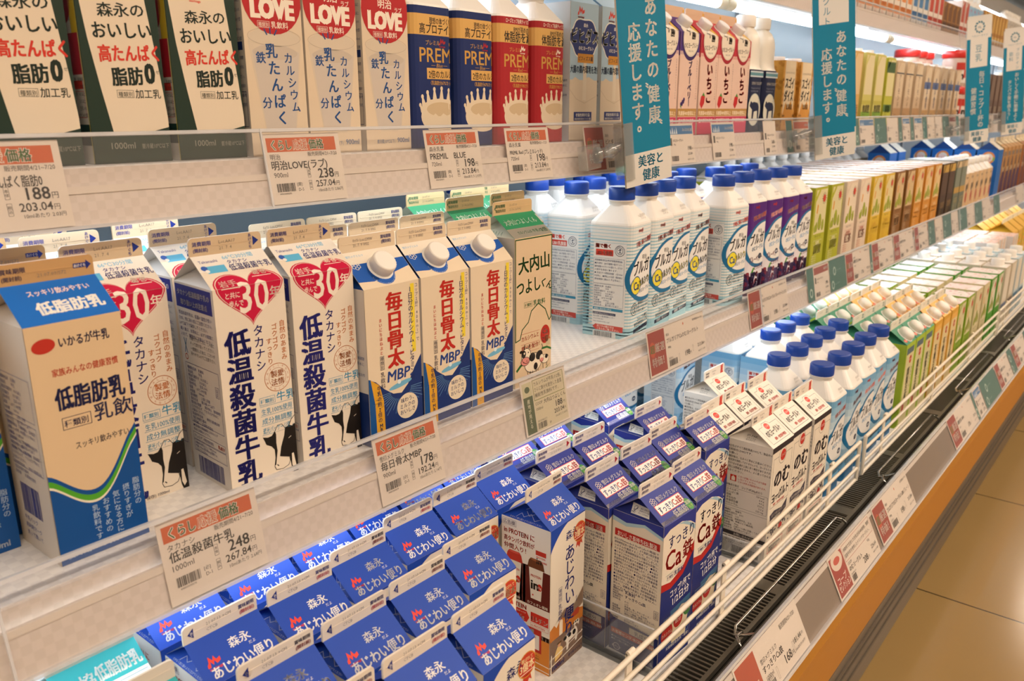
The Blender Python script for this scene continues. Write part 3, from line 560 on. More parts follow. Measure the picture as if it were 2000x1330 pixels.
def k_bone():
    W, H = 77, 171; f = Sheet(); N = '#14306e'; R = '#b8261f'; f.rect(0, 0, W, H+60, '#e2d0b4')
    f.poly([(0, H+60), (0, H+10), (20, H+8), (W, H+20), (W, H+60)], '#1756ad', 1); f.disc(36, H+18, 16.5, '#1756ad', L=1)
    for i, ch in enumerate('よく振ってからお飲みください開封後'): a = math.radians(200+8.6*i); f.text(ch, 36+15.6*math.cos(a), H+17+15.6*math.sin(a), 2.0, '#cdd6e6', .0, 'c', res=1)
    crystal(f, 10, H+31, 6.4, '#e9e4da'); f.text('雪印メグミルク', 4, H+41, 3.4, '#8fb8d8', .01)
    edge = [(0, 76), (10, 71), (22, 60), (34, 52), (46, 50), (56, 58), (66, 74), (77, 88)]
    f.poly([(0, 0)]+edge+[(77, 0)], N, 1); f.poly([(3, 75), (15, 66), (20, 48), (21, 0), (9, 0), (8, 46)], '#d9a02c', 2); f.poly([(0, 76), (3, 75), (8, 46), (9, 0), (0, 0)], '#15508f', 2)
    for i in range(22):
        a = math.radians(180+180*i/21); r0, r1 = 10, 20+8*((i*7) % 5)/4; f.line([(45+r0*math.cos(a)*1.5, 54+r0*math.sin(a)), (45+r1*math.cos(a)*1.5, 54+r1*math.sin(a))], .35, '#7fb4dc', 2)
    f.vtext('毎日骨太', 40, 164, 21.5, R, .05, 20.6, L=4, sx=1.12); f.text('MBP.', 26, 65, 17, '#1f3f86', .025, fit=-36, L=4, slant=.12); f.disc(45, 60, 17, '#6fb0d0', 3, 3, rot=.14); f.disc(43, 63.5, 2.6, '#dfe9ea', 2.6, 4)
    f.disc(54, 33, 15.5, '#e4d4ba', 14.5, 3); [f.text(t, 54, 38-6.6*i, 5.8, '#23305e', .01, 'c', L=5, rot=.05) for i, t in enumerate(('味わう、', 'ミルクの', 'おいしさ'))]
    f.vtext('牛乳の約2倍の', 14, 66, 6, '#17264f', .02, 5.9, L=4); f.vtext('MBP.', 15, 24, 6, '#17264f', .03, 4.8, L=4)
    f.rect(64, 92, 5.5, 76, '#ecd23a', 2); f.vtext('1日分のカルシウム・ビタミンD', 63.5, 166, 7.4, '#1f2a5e', .015, 7, L=4); f.vtext('コップ2杯(400ml)で', 72.5, 168, 5, '#1f2a5e', 0, 5)
    f.vtext('まいにちほねぶと', 20, 138, 4.4, R, .02, 5.0); f.frame(17.4, 82, 5.4, 15, .35, '#2a2a4a'); f.vtext('種類別', 20.1, 96.6, 4.8, '#2a2a4a', 0); f.vtext('乳飲料', 20.1, 80, 6.4, '#2a2a4a', 0, L=5)
    l = Sheet(); l.rect(0, 0, 77, H, '#d8d2ca'); l.para(SMALL, 8, 150, 4, 6, '#4a5a90', 60); l.rect(0, 0, 77, 60, N, 1)
    fin = Sheet(); fin.text('ｷｮｳﾄ Lot.CMW', 18, 9, 4.2, '#8a8078', fit=30); fin.text('21. 7. 9 ｷF02', 18, 4, 4.2, '#8a8078', fit=32); fin.text('賞味期限', 56, 9, 4.4, '#3c3f78', .02, fit=15); fin.text('(開封前)', 57, 4, 4.2, '#3c3f78', .02, fit=14)
    return gable('red_character_milk_carton', .077, .171, .072, '#ded2c0', '#e6dccb', '#ddc9ac', '#16468f', f, l, fin, cap=('#f0e9df', 38, 23, .0135, .0125), inner='#16468f', Hr=.034)
def k_green_hill():
    W, H = 73, 194; f = Sheet(); G = '#24532f'; R = '#b32a22'; f.rect(0, 0, W, H+60, '#dcc3a0'); f.rect(0, H, W, 60, '#e9e2d4'); f.rect(0, H+17, W, 40, '#2a8a5c', 1)
    f.text('大内山つよしくん', 6, H+23, 11, '#eef0e8', .025, fit=-60, L=3); f.text('カルシウムは', 14, H+6, 6, '#2f6f48', .01, fit=26); f.text('牛乳の', 42, H+6, 6, '#2f6f48', .01); f.text('2倍', 58, H+5, 8, '#2f6f48', .03)
    f.line([(1.5, 62), (1.5, H-2), (W-1, H-2), (W-1, 84), (68, 80), (60, 96), (46, 106), (32, 98), (26, 84), (14, 76), (10, 64), (1.5, 62)], 1.5, G)
    f.text('大内山', 7, 148, 23, G, .03, fit=-61, rot=.05); f.text('つよし', 4, 121, 21, G, .03, fit=-46, rot=.05); f.text('くん', 50, 128, 13, G, .03, rot=-.35); pill_type(f, 18, 104, 7.4, '#3c6a46'); f.rect(10, 40, 0.1, .1, G)
    f.line([(12, 70), (48, 70)], .4, R); f.line([(12, 56), (48, 56)], .4, R); f.text('カルシウムと', 13, 60, 7.4, R, .015, fit=34, rot=.05); f.text('鉄分を配合！', 13, 47, 7.4, R, .015, fit=36, rot=.05); f.line([(12, 44), (48, 45)], .4, R); f.disc(60, 62, 9.5, R, 12.5, 3); f.text('Ca', 60, 62, 10, '#efe0cc', .02, 'c', L=5); f.text('2倍', 60, 52, 9, '#efe0cc', .02, 'c', L=5)
    f.poly([(2, 24), (10, 30), (20, 34), (20, 31), (12, 27), (4, 21)], '#2f6a34', 2); f.poly([(54, 42), (64, 42), (73, 38), (73, 41), (64, 45), (54, 45)], '#2f6a34', 2); f.poly([(14, 4), (36, 6), (60, 14), (71, 20), (60, 12), (38, 3), (20, 2)], '#2f6a34', 2)
    f.poly([(62, 46), (62, 54), (66, 60), (70, 54), (70, 46)], '#c9b896', 3); f.poly([(60, 54), (66, 62), (71, 54)], '#b0603c', 4)
    k = '#1c1512'; f.disc(36, 28, 17, '#efe0c8', 13, 3); f.ring(36, 28, 17.4, .8, k, 13.4, 4); f.disc(48, 36, 7, k, 6, 5, rot=.4); f.disc(34, 36, 6, k, 6, 5); f.disc(41, 22, 4, k, 5, 5)
    f.disc(22, 40, 9, '#efe0c8', 10, 5); f.ring(22, 40, 9.4, .8, k, 10.4, 6); f.disc(17, 43, 4.2, k, 5, 6); f.disc(18, 44, 1.4, '#efe0c8', L=7); f.disc(26, 44, 1, k, L=7); f.disc(20, 33, 8.4, '#d98d84', 5.6, 6); f.ring(20, 33, 8.8, .7, k, 6, 7); f.disc(17, 32, .8, k, L=7); f.disc(23, 33, .8, k, L=7); f.disc(12, 47, 3, k, 2, 5); f.line([(18, 50), (19, 55)], 1.4, k, 5); f.line([(27, 50), (28, 54)], 1.4, k, 5)
    for x in (27, 33, 44): f.line([(x-2, 17), (x-2, 8), (x+2, 8), (x+2, 17)], .9, k, 5)
    f.disc(60, 28, 8, '#efe0c8', 6, 4); f.ring(60, 28, 8.3, .6, k, 6.3, 5); f.disc(63, 31, 3, k, L=5); f.disc(53, 31, 4.4, '#efe0c8', 5, 6); f.ring(53, 31, 4.7, .6, k, 5.3, 7); f.disc(53, 28, 4, '#d98d84', 3, 7); f.line([(56, 22), (56, 16)], .8, k, 5); f.line([(64, 23), (64, 18)], .8, k, 5); f.line([(51, 40), (55, 46), (53, 50)], .8, k, 5)
    l = Sheet(); l.rect(0, 0, 73, H, '#d2cfc4'); l.frame(10, 96, 58, 74, .4, '#3c7a58'); l.para(SMALL, 12, 160, 4, 4.8, '#4a7a62', 54)
    t = Sheet(); [t.line([(12+6*i, 2), (16+5*i, 9), (22+4*i, 4)], .4, '#3c7a58', 1) for i in range(7)]
    fin = date_fin(W, '#4a7a5a', ['21.07.10', '21.06.26/PA2'], ['賞味期限', '製造年月日']); fin.poly([(1.2, 8), (3, 11), (3, 5)], '#4a7a5a', 2)
    return gable('green_roof_milk_carton', .073, .194, .072, '#d9cbb2', '#2a8a5c', '#d3b487', '#d8ddcf', f, l, fin, t, inner='#d8ddcf')
def k_calcium_bottle(kind):
    W = 76; H = 178; s = Sheet(); B = '#1f6f9e'; K = '#1c1a22'; Rd = '#cf3f32'
    if kind == 'Ca':
        for i in range(34): s.rect(-90, 6+5.1*i, 240, 1.7, '#8fc3d4', 0) if 5.1*i < 150 else s.rect(-90, 6+5.1*i, 240, .9, '#a8d0dc', 0)
        s.rect(-90, 0, 240, 16, '#a5cedb', 0)
    else:
        top, mid = ('#5c9fce', '#dfe9ec') if kind == 'plain' else ('#54257a', '#e6dfe4')
        if kind == 'plain':
            n = 14
            for i in range(n):
                t = abs(i/(n-1)-.58)/.58; t = max(0, min(1, (t-.15)*1.4)); a = [int(int(mid[1+2*k:3+2*k], 16)*(1-t)+int(top[1+2*k:3+2*k], 16)*t) for k in range(3)]; s.rect(-90, H*i/n, 240, H/n+.1, '#%02x%02x%02x' % tuple(a), 0)
        else:
            s.rect(-90, 108, 240, 70, top, 0); s.rect(-90, 0, 240, 108, mid, 0); s.rect(-90, 0, 240, 14, '#3b1440', 1)
            rnd = random.Random(5)
            for i in range(60): x = -14+rnd.random()*90; s.disc(x, 8+rnd.random()*34*(1 if x < 44 else .8), 4+rnd.random()*3.6, rnd.choice(('#2b2350', '#3a2b5c', '#1f1a3c', '#6e2440', '#8c3040', '#51456c')), L=2, n=14)
            for i in range(16): s.disc(-10+rnd.random()*80, 10+rnd.random()*30, 1.1, '#8f8ab8', L=3, n=8)
            s.poly([(8, 44), (16, 54), (22, 52), (16, 44)], '#4f9a3a', 3); s.text('ブルーベリー', -2, 62, 14, '#6a2038', .05, fit=-52, L=4, rot=.06); s.text('ミックス', 20, 48, 11, '#6a2038', .05, fit=-34, L=4, rot=.06)
    s.text('meiji', 10, 166, 8.4, Rd, .03, L=4)
    s.text('手軽に続ける健康習慣', 4, 143, 9.4, '#f4f1ee' if kind != 'Ca' else '#f1efeb', .09, fit=-62, rot=.16, L=3) if kind != 'Ca' else None
    s.text('手軽に続ける健康習慣', 4, 143, 9.4, Rd, .03, fit=-62, rot=.16, L=4)
    cy = 101 if kind == 'Ca' else 98
    s.disc(42, cy, 60, B, 44, 2, 48, .22); s.disc(47, cy+1.5, 57, '#ece9e4', 39, 3, 48, .22)
    s.text('明治', 26, cy+22, 8, K, .01, L=4)
    s.text('ブルガリア', -3, cy-2, 23, K, .04, fit=-90, rot=.08, L=5, slant=.12)
    if kind == 'Ca':
        s.disc(8, 84, 16, '#1d5f8f', 15, 4); s.disc(8, 84, 14.4, '#ecdb3a', 13.4, 5); s.text('Ca', 8, 76, 18, '#1d4f86', .03, 'c', L=7, sx=.95); s.text('カルシウム', 18, 80, 14, '#1d4f86', .10, fit=-44, rot=.12, L=5); s.text('カルシウム', 18.8, 80.4, 14, '#ecdb3a', .02, fit=-42.5, rot=.12, L=6); s.text('のむヨーグルト', 20, 70, 7, '#3b8fc0', .02, fit=36, rot=.12, L=5)
        runner_mark(s, 4, 47, 10, K); s.para(['腸内細菌のバランス', '整えておなかの調子を', '良好に保つ'], 16, 52, 5.6, 6.2, K, 40, .005); s.text('コップ1杯に', 16, 25, 7.4, K, .01, rot=.1, L=4); s.text('半日分のカルシウム', 6, 16.5, 8, K, .02, fit=-50, rot=.1, L=4); s.line([(5, 11), (54, 15.5)], 6, '#23304a', 3); s.text('低糖質・低カロリー', 10, 9.6, 5, '#e8e8ea', .02, fit=40, rot=.09, L=5)
    else:
        s.text('のむヨーグルト', 6, cy-13, 10, '#3b8fc0', .03, fit=-50, rot=.1, L=5); s.disc(40, cy-24, 7, '#35415a', 5.5, 5); s.text('LB81', 40, cy-26.4, 5.4, '#e8e8ea', .03, 'c', L=6)
        if kind == 'plain': runner_mark(s, 5, 40, 10, K); s.para(['腸内細菌のバランスを', '整えておなかの', '調子を良好に保つ'], 18, 44, 5, 5.8, K, 38); s.rect(-90, 0, 240, 20, '#2a6a9a', 1)
    q = math.pi*12.5/2; x0 = -q-52
    if kind == 'Ca' or kind == 'plain':
        n = '#33507c'
        s.rect(x0, 18, 56, 132, '#e6e8e8', 1)
        s.text('腸で働く', x0+3, 142, 7, Rd, .05, L=4); s.rect(x0+4, 130, 30, 9.5, Rd, 2); s.text('LB81乳酸菌', x0+5.5, 131, 7, '#f3efe8', .02, fit=27, L=4); runner_mark(s, x0+45, 139, 8.4, '#44506a')
        s.frame(x0+1, 86, 52, 40, .3, n); s.para(['保健機能食品(特定保健用食品)', '●許可表示：LB81乳酸菌の働きにより、', '腸内細菌のバランスを整えて、おなか', 'の調子を良好に保ちます。', '●1日当たりの摂取目安量：1日100ml', 'を目安に。●摂取上の注意：開封後は', '賞味期限に関わらずお早めに。'], x0+2.5, 121, 3.5, 5, n, 48)
        s.frame(x0+1, 50, 52, 35, .3, n); s.para(SMALL[:9], x0+2.5, 80, 3.3, 3.7, n, 48); s.rect(x0+1, 43.5, 52, 4.4, '#3f93b8', 3); s.text('体質に合わない方は', x0+3, 44, 3.4, '#e9f0f2', .01, L=5); s.rect(x0+1, 36, 40, 4, '#2f3c60', 3); s.text('お客様の声をおきかせください', x0+2, 36.3, 3.1, '#e8e8ea', 0, fit=37, L=5); s.para(['株式会社 お客様相談センター', '0120-598-369', 'http://www.meiji.co.jp/'], x0+2, 31.6, 3.2, 4, n, 38)
        s.poly([(x0+1, 16), (x0+7, 21), (x0+7, 20), (x0+54, 20), (x0+54, 11), (x0+7, 11), (x0+7, 10.5)], '#c9514a', 3); s.text('内フタの開け方は', x0+9, 15.6, 3.8, '#f3ece6', .01, L=5); s.text('こちらをご覧ください。', x0+9, 11.4, 3.8, '#f3ece6', .01, L=5)
        s.rect(x0+2, 0, 40, 9.6, '#dfe4e4', 2); s.bars(x0+4, 1, 32, 8, '#3a3f52', 11)
    sa = Sheet(); sa.text('賞味期限', 36, 10, 4.6, '#9a958e', .0, L=1); sa.text('21.07.13', 36, 5, 4.6, '#9a958e', .0, L=1)
    base = {'Ca': '#e6e7e4', 'plain': '#c9dde6', 'blueberry': '#e6dfe4'}[kind]
    return bottle({'Ca': 'striped_yogurt_bottle', 'plain': 'blue_yogurt_bottle', 'blueberry': 'purple_yogurt_bottle'}[kind], .076, .178, base, s, shoulder_art=sa)
def k_tapered():
    W, H = 72, 194; G = '#22352b'; f = Sheet(); R = '#cf3a2c'; K = '#1d2a24'; f.rect(0, 0, W, 260, G)
    f.poly([(20, 25), (13, 66), (7, 106), (3, 146), (1, 240), (58, 240), (61, 146), (65, 110), (69, 74), (72, 40), (72, 31), (50, 26)], '#e2d2ba', 1)
    peak_logo(f, 24, 146, 1.05, R); f.text('森永の', 18, 124, 12.5, K, .02, fit=-42, rot=.05); f.text('おいしい', 12, 106, 15, K, .028, fit=-53, rot=.04, L=4); f.text('高たんぱく', 15, 87, 15, R, .045, fit=-55, rot=.04, L=4); f.text('脂肪', 24, 67, 16.5, K, .045, fit=-29, rot=.05, L=4); f.text('0', 54, 68, 24, K, .06, fit=-10, L=4); f.text('ゼロ', 65, 78, 3.6, K, .0); f.text('種類別', 28, 57.5, 5, K, 0, fit=13); f.frame(27, 57, 15, 6.4, .3, K); f.text('加工乳', 43.5, 56.5, 8.6, K, .01, fit=24)
    f.text('1000ml', 16, 12, 8, '#8d8a7c', .0); f.text('要冷蔵10℃以下', 44, 12, 5, '#8d8a7c', 0, fit=26)
    l = Sheet(); l.rect(0, 0, 72, H, '#d9d2c6'); l.rect(0, 120, 72, 74, '#1f3328', 0); l.disc(50, 140, 14, '#9c2430', 22, 1); l.rect(60, 110, 12, 60, '#d8b832', 1); l.rect(40, 76, 30, 34, '#b3202e', 1); l.para(SMALL[:6], 40, 70, 4, 6, K, 30); l.rect(52, 64, 16, 7, R, 2); l.frame(42, 40, 26, 22, .5, '#c9605a'); l.rect(0, 16, 72, 18, '#14352a', 1); l.line([(71.3, 0), (71.3, 190)], 1.2, '#cfc258', 3)
    return gable('tapered_panel_milk_carton', .0725, .194, .072, '#2a3a30', G, '#e2d2ba', G, f, l)
def k_love():
    W, H = 71, 205; f = Sheet(); R = '#b3262a'; B = '#1d4c86'; f.rect(0, 0, W, H, '#dcc9ae'); V = 156
    g = '#cbbfb2'; f.poly([(4, 112), (6, 120), (20, 126), (52, 126), (66, 120), (68, 112), (56, 26), (50, 22), (24, 22), (18, 26)], '#d3c4ae', 1); f.poly([(8, 104), (20, 110), (50, 110), (65, 104), (55, 27), (50, 24), (24, 24), (19, 27)], g, 2); f.disc(36, 103, 27, '#c5b7a6', 7, 3); f.ring(36, 118, 32, .5, '#b9aa96', 9, 3)
    f.disc(36, V, 35.5, R, L=4); f.text('明治', 36, V+2, 11, '#efe2d0', .02, 'c', L=5); f.text('LOVE', 36, V-22, 26, '#efe2d0', .09, 'c', -53, L=5); f.text('ラブ', 51, V-1, 6, '#efe2d0', .01, L=5); f.text('種類別', 18, V-29, 5, '#efe2d0', 0, L=5, fit=12); f.frame(17, V-29.5, 14, 6, .3, '#efe2d0', 5); f.text('乳飲料', 33, V-29.5, 7, '#efe2d0', .01, L=5)
    f.vtext('乳たんぱく', 31, 112, 15, B, .03, 16.5, L=5, slant=.12); f.vtext('カルシウム', 51, 104, 11.5, B, .02, 12.2, L=5, slant=.12); f.text('鉄', 12, 92, 12, B, .02, L=5); f.text('分', 16, 48, 12, B, .02, L=5)
    for a, b in (((27, 120), (24, 125)), ((31, 121), (31, 127)), ((36, 120), (39, 125))): f.line([a, b], 1.4, B, 5)
    f.text('900ml', 48, 8, 8, '#6d7fa0', .01, L=5); f.text('要冷蔵(10℃以下)', 16, 8, 5, '#6d7fa0', 0, fit=28, L=5)
    l = Sheet(); l.rect(0, 0, 71, H, '#d3c9ba'); l.para(SMALL, 42, 176, 4, 9, '#2a3a6a', 26); l.rect(50, 104, 18, 8, '#23356e', 2); l.frame(44, 30, 24, 34, .6, '#2a3a6a'); l.rect(52, 26, 8, 30, '#b0483e', 2)
    return gable('red_circle_milk_carton', .071, .205, .071, '#d8cab6', '#d9cdb9', '#e2d2ba', '#d9cdb9', f, l)
def k_splash(kind):
    B, R = ('#1b2d63', '#a9232b') if kind == 'blue' else ('#a8242b', '#efe2cf'); G = '#c99a4a'; W = 75; s = Sheet(); mk = '#e0cfb4'; nm = 'Blue' if kind == 'blue' else 'Red'
    s.rect(-90, 0, 250, 170, B); s.rect(-24, 134, 130, 24, '#d9ab62', 1); K = '#23201e'
    if kind == 'blue': s.text('理想の体づくりに', 20, 147, 8.4, K, .015, fit=44); s.text('高プロテイン35', 3, 135.5, 13, K, .02, fit=-72)
    else: s.text('ローズヒップ由来ティリロサイド', 6, 159.5, 6.4, '#efe2cf', .01, fit=62); s.text('BMIが高めの方の', 22, 148, 8.2, K, .015, fit=44); s.text('体脂肪を減らす', 2, 135, 15, K, .025, fit=-82)
    s.text('プレミル', 13, 122.5, 6.4, G, .005); peak_logo(s, 36, 123, .95, R); s.text('種類別', 54, 123, 4.4, G, 0); s.text('乳飲料', 63, 122.6, 5.4, G, .01)
    s.text('PREMiL', 2, 101, 24, G, .014, fit=-74, res=3); s.text(nm, 36, 96.5, 6.4, G, .0, 'c', slant=.2); s.line([(22, 99), (29, 99)], .4, G); s.line([(43, 99), (50, 99)], .4, G)
    s.rect(14, 83, 64, 13, '#d9ab62', 1); s.text('2倍のカルシウム', 17, 84, 10.4, K, .018, fit=-58); s.text('〈乳脂肪分67%カット〉' if kind == 'blue' else '〈乳脂肪分78%カット〉', 20, 76, 5.6, G, .01, fit=42)
    s.disc(36, 38, 34, mk, 20, 1); s.poly([(4, 40), (6, 52), (16, 58), (36, 60), (56, 58), (67, 52), (70, 40), (60, 28), (14, 28)], mk, 1)
    for x0, y0, x1, y1, r in ((7, 48, 1, 52, 3.2), (9, 52, 5, 62, 3.4), (17, 56, 14, 67, 3.4), (27, 58, 26, 71, 3.4), (38, 58, 39, 72, 3.4), (50, 57, 52, 70, 3.4), (60, 54, 63, 64, 3.2), (66, 48, 71, 54, 3.2)): s.poly([(x0-5, y0-5), (x1-1.1, y1), (x1+1.1, y1), (x0+5, y0-5)], mk, 1); s.disc(x1, y1, r*.68, mk, r*.8, 1, 14)
    s.disc(37, 47, 25, '#cdb591', 8.5, 2, 32); s.poly([(12, 46), (20, 38), (27, 42), (34, 37), (41, 42), (50, 38), (62, 46), (58, 40), (48, 33), (26, 33), (16, 40)], mk, 3)
    return bottle(kind+'_splash_milk_bottle', .075, .167, B, s, capc='#c32a2e' if kind == 'red' else '#1f3f8f', sh='#ebe6de')
def k_cloud():
    W, H = 74, 200; f = Sheet(); B = '#27356f'; f.rect(0, 0, W, 90, '#d6c6ae'); f.rect(0, 90, W, 160, '#a9c2d2'); f.poly([(0, 86), (14, 94), (30, 88), (50, 95), (74, 87), (74, 80), (0, 80)], '#d6c6ae', 1); f.poly([(34, 60), (36, 130), (44, 130), (44, 60)], '#ddd0ba', 2); f.line([(0, 76), (18, 62), (40, 56), (70, 66)], 1.2, '#c7b69c', 2)
    p = []
    for i in range(40): a = 2*math.pi*i/40; p.append((37+36*math.cos(a)*(1+.06*math.cos(6*a)), 150+27*math.sin(a)*(1+.06*math.cos(6*a))))
    f.poly([(37+(a-37)*1.06, 150+(b-150)*1.07) for a, b in p], '#e9e4da', 2); f.poly(p, B, 3); f.text('森永', 34, 166, 6, '#efe9de', .01, L=5); f.text('ビヒダス', 3, 142, 24, '#f1ece2', .06, fit=-72, L=5); f.text('のむヨーグルト', 22, 133, 6.6, '#efe9de', .01, fit=40, L=5); f.rect(20, 115, 42, 13, '#c98a2e', 5); f.text('ビフィズス菌', 41, 118, 7, '#2a2a3a', .02, 'c', 38, L=7)
    f.text('大腸の腸内環境を改善', 1, 100, 12, B, .015, fit=-78, L=5); f.rect(12, 30, 48, 13, B, 3); f.text('機能性表示食品', 36, 36, 5.4, '#e9e4da', .01, 'c', L=5); f.text('(機能性関与成分ビフィズス菌)', 36, 31, 3.6, '#e9e4da', 0, 'c', 44, L=5); peak_logo(f, 18, 182, 1.5, '#cf4030')
    l = Sheet(); l.rect(0, 0, 74, H, '#cfd6da'); l.rect(10, 168, 30, 14, '#2f8f4a', 1); l.para(SMALL, 10, 150, 4, 7, B, 60)
    return gable('blue_cloud_yogurt_carton', .074, .200, .074, '#cfc7b8', '#a9c2d2', '#e0e0dc', '#a9c2d2', f, l)
def k_oval(kind):
    W, H = 73, 180; f = Sheet(); P, D = ('#4e2f7d', '#3a2560') if kind == 'purple' else ('#bf2f3e', '#a01f2e'); T = '#3d2a5c' if kind == 'purple' else '#b3242e'; f.rect(0, 0, W, 148, '#e0bfae'); f.rect(0, 142, W, 110, P)
    f.poly([(0, 60), (30, 90), (73, 70), (73, 142), (0, 142)], '#e4c8b6', 0)
    f.disc(37, 168, 33, D, 36, 1); f.disc(39, 171, 29.5, '#e9dcc8', 32, 2); f.ring(39, 171, 28, .4, '#a08a70', 30.5, 3)
    f.vtext('十', 33, 192, 17, '#241c18', .05, L=4); f.vtext('勝', 48, 184, 15, '#241c18', .05, L=4); f.poly([(40, 198), (44, 203), (48, 199), (44, 196)], '#d9822e', 4); f.text('のむヨーグルト', 14, 153, 10, '#241c18', .01, fit=-50, L=4, rot=.04); f.text('SINCE 1970', 39, 147, 4, '#8d8a84', 0, 'c', L=4)
    f.vtext('ブルーベリー' if kind == 'purple' else 'いちご', 40, 132, 14.5 if kind == 'purple' else 25, T, .06, 13.2 if kind == 'purple' else 25, L=4); f.vtext('生乳の風味を生かしたさわやかな味', 66, 134, 3.4, '#6a5a5a', 0, 4.4, L=4)
    if kind == 'purple': [f.disc(12+5*i % 12, 56+4*(i % 3), 3.6, '#4a3570', L=4, n=12) for i in range(5)]; f.poly([(8, 52), (14, 48), (12, 55)], '#4f8f3a', 4)
    else: f.poly([(6, 56), (10, 70), (18, 74), (26, 70), (24, 58), (14, 48)], '#c2282c', 4); f.poly([(14, 72), (20, 78), (26, 70)], '#4f8f3a', 5)
    f.rect(0, 34, W, 14, '#b48a4a', 1); f.text('乳酸菌400億個以上', 4, 36, 8.4, '#efe0c4', .02, fit=66, L=3); f.rect(0, 0, W, 33, '#c23a5c', 1); f.text('腸内環境を改善', 5, 22, 8.4, '#f0dcd4', .02, fit=62, L=3)
    f.poly([(58, H+6), (66, H+34), (73, H+34), (73, H+2)], '#d8ac3a', 1); fin = Sheet(); fin.rect(66, 2, 6, 12, '#d8a43a')
    l = Sheet(); l.rect(0, 0, 73, H, '#e2cbbc'); l.rect(0, 140, 73, 40, P, 1)
    return gable(kind+'_oval_yogurt_carton', .073, .180, .073, '#e0c4b4', P, '#d9b596', P, f, l, fin, None, .030, .018, cap=('#ece7e2', 37, 24, .0135, .014))
def k_white_bottle():
    b, s = MB(), MB(); W = .066; H = .127; N = '#1b2444'
    b.loft([rrect(W, W, .012, 0, 4), rrect(W, W, .012, H, 4)], N)
    art = Sheet(); art.rect(-60, 112, 200, 12, '#c9d2d8', 1); art.rect(-60, 115, 200, 6, '#5f8f9a', 2); art.text('DRINK YOGURT', 10, 96, 8, '#b9b4ac', .0, fit=50); art.text('This yogurt is made from', 8, 88, 4.4, '#8f93a4', fit=44); art.text('fresh Hokkaido milk', 8, 82, 4.4, '#8f93a4', fit=40)
    art.disc(30, 46, 31, '#c9cfc4', 33, 1); art.disc(30, 46, 29, '#d9d5c4', 31, 2); art.poly([(6, 54), (12, 64), (20, 60), (26, 62), (46, 60), (54, 52), (54, 26), (48, 26), (46, 44), (30, 42), (26, 24), (20, 24), (20, 46), (12, 50)], N, 3); art.vtext('のむヨーグルト', 50, 74, 7, '#4a5560', 0, 7, L=4); art.line([(4, 24), (58, 24)], 1.2, N, 3)
    nf = Vector((0, -1, 0)); art.apply(lambda u, v: b, lambda u, v, a, c: (Vector((-W/2+u/1000, -W/2, v/1000)), nf), (), (1, 65, 1, H*1000-1))
    sq = rrect(W*.97, W*.97, .012, H, 4); ang = [math.atan2(p.y, p.x) for p in sq]; C = lambda r, z: [Vector((r*math.cos(a), r*math.sin(a), z)) for a in ang]
    R = C(.033, H+.02); w = solid('milk_white_plastic', '#ebe4d6', .3)
    s.loft([sq, [p.lerp(q, .6) for p, q in zip([Vector((p.x, p.y, H+.006)) for p in sq], C(.033, H+.006))], R, C(.033, H+.05), C(.0305, H+.064), C(.025, H+.075), C(.0185, H+.082), C(.0175, H+.086)], w, False, True)
    return ('white_yogurt_bottle', W, W, [('label_body', b.build('label')), ('upper_bottle', s.build('upper')), ('cap', cap_mesh('#eee8de', .0205, .024, (0, 0, H+.085), (0, 0, 1)))])
def k_nut_box():
    W, H = 78, 152; f = Sheet(); f.rect(0, 0, W, H, '#d9a24a'); f.rect(9, 34, 60, H, '#e6d4b4', 1); K = '#2a211a'; rnd = random.Random(2)
    for i in range(40): x = rnd.choice((4, 74)); f.disc(x+rnd.random()*4-2, rnd.random()*H, 3.6, '#c88a34', 3, 1, 10)
    f.poly([(9, 34), (24, 62), (38, 50), (54, 66), (69, 44), (69, 20), (20, 10)], '#d3943c', 2); f.text('スゴイ', 14, 92, 26, K, .045, fit=-50, L=4); f.text('ダイズ', 12, 64, 26, K, .045, fit=-52, L=4); f.text('北海道', 28, 46, 13, '#3f352a', .03, fit=34, L=4); f.text('ほとけのよう 育てた大豆', 14, 124, 5, '#6d5a44', 0, fit=50); f.text('無調整', 8, 30, 5, K, L=4)
    l = Sheet(); l.rect(0, 0, 78, H, '#d39a40'); [l.disc(rnd.random()*76, rnd.random()*H, 5, '#c08430', 4, 1, 10) for i in range(60)]
    t = Sheet(); t.rect(0, 0, 78, 78, '#efe3dc'); t.disc(40, 40, 24, '#e3b0a4', 14, 1)
    return brick('soybean_carton', .078, .152, .078, '#d9a24a', f, l, t, ('#efe6e2', 39, 39, .022, .010))
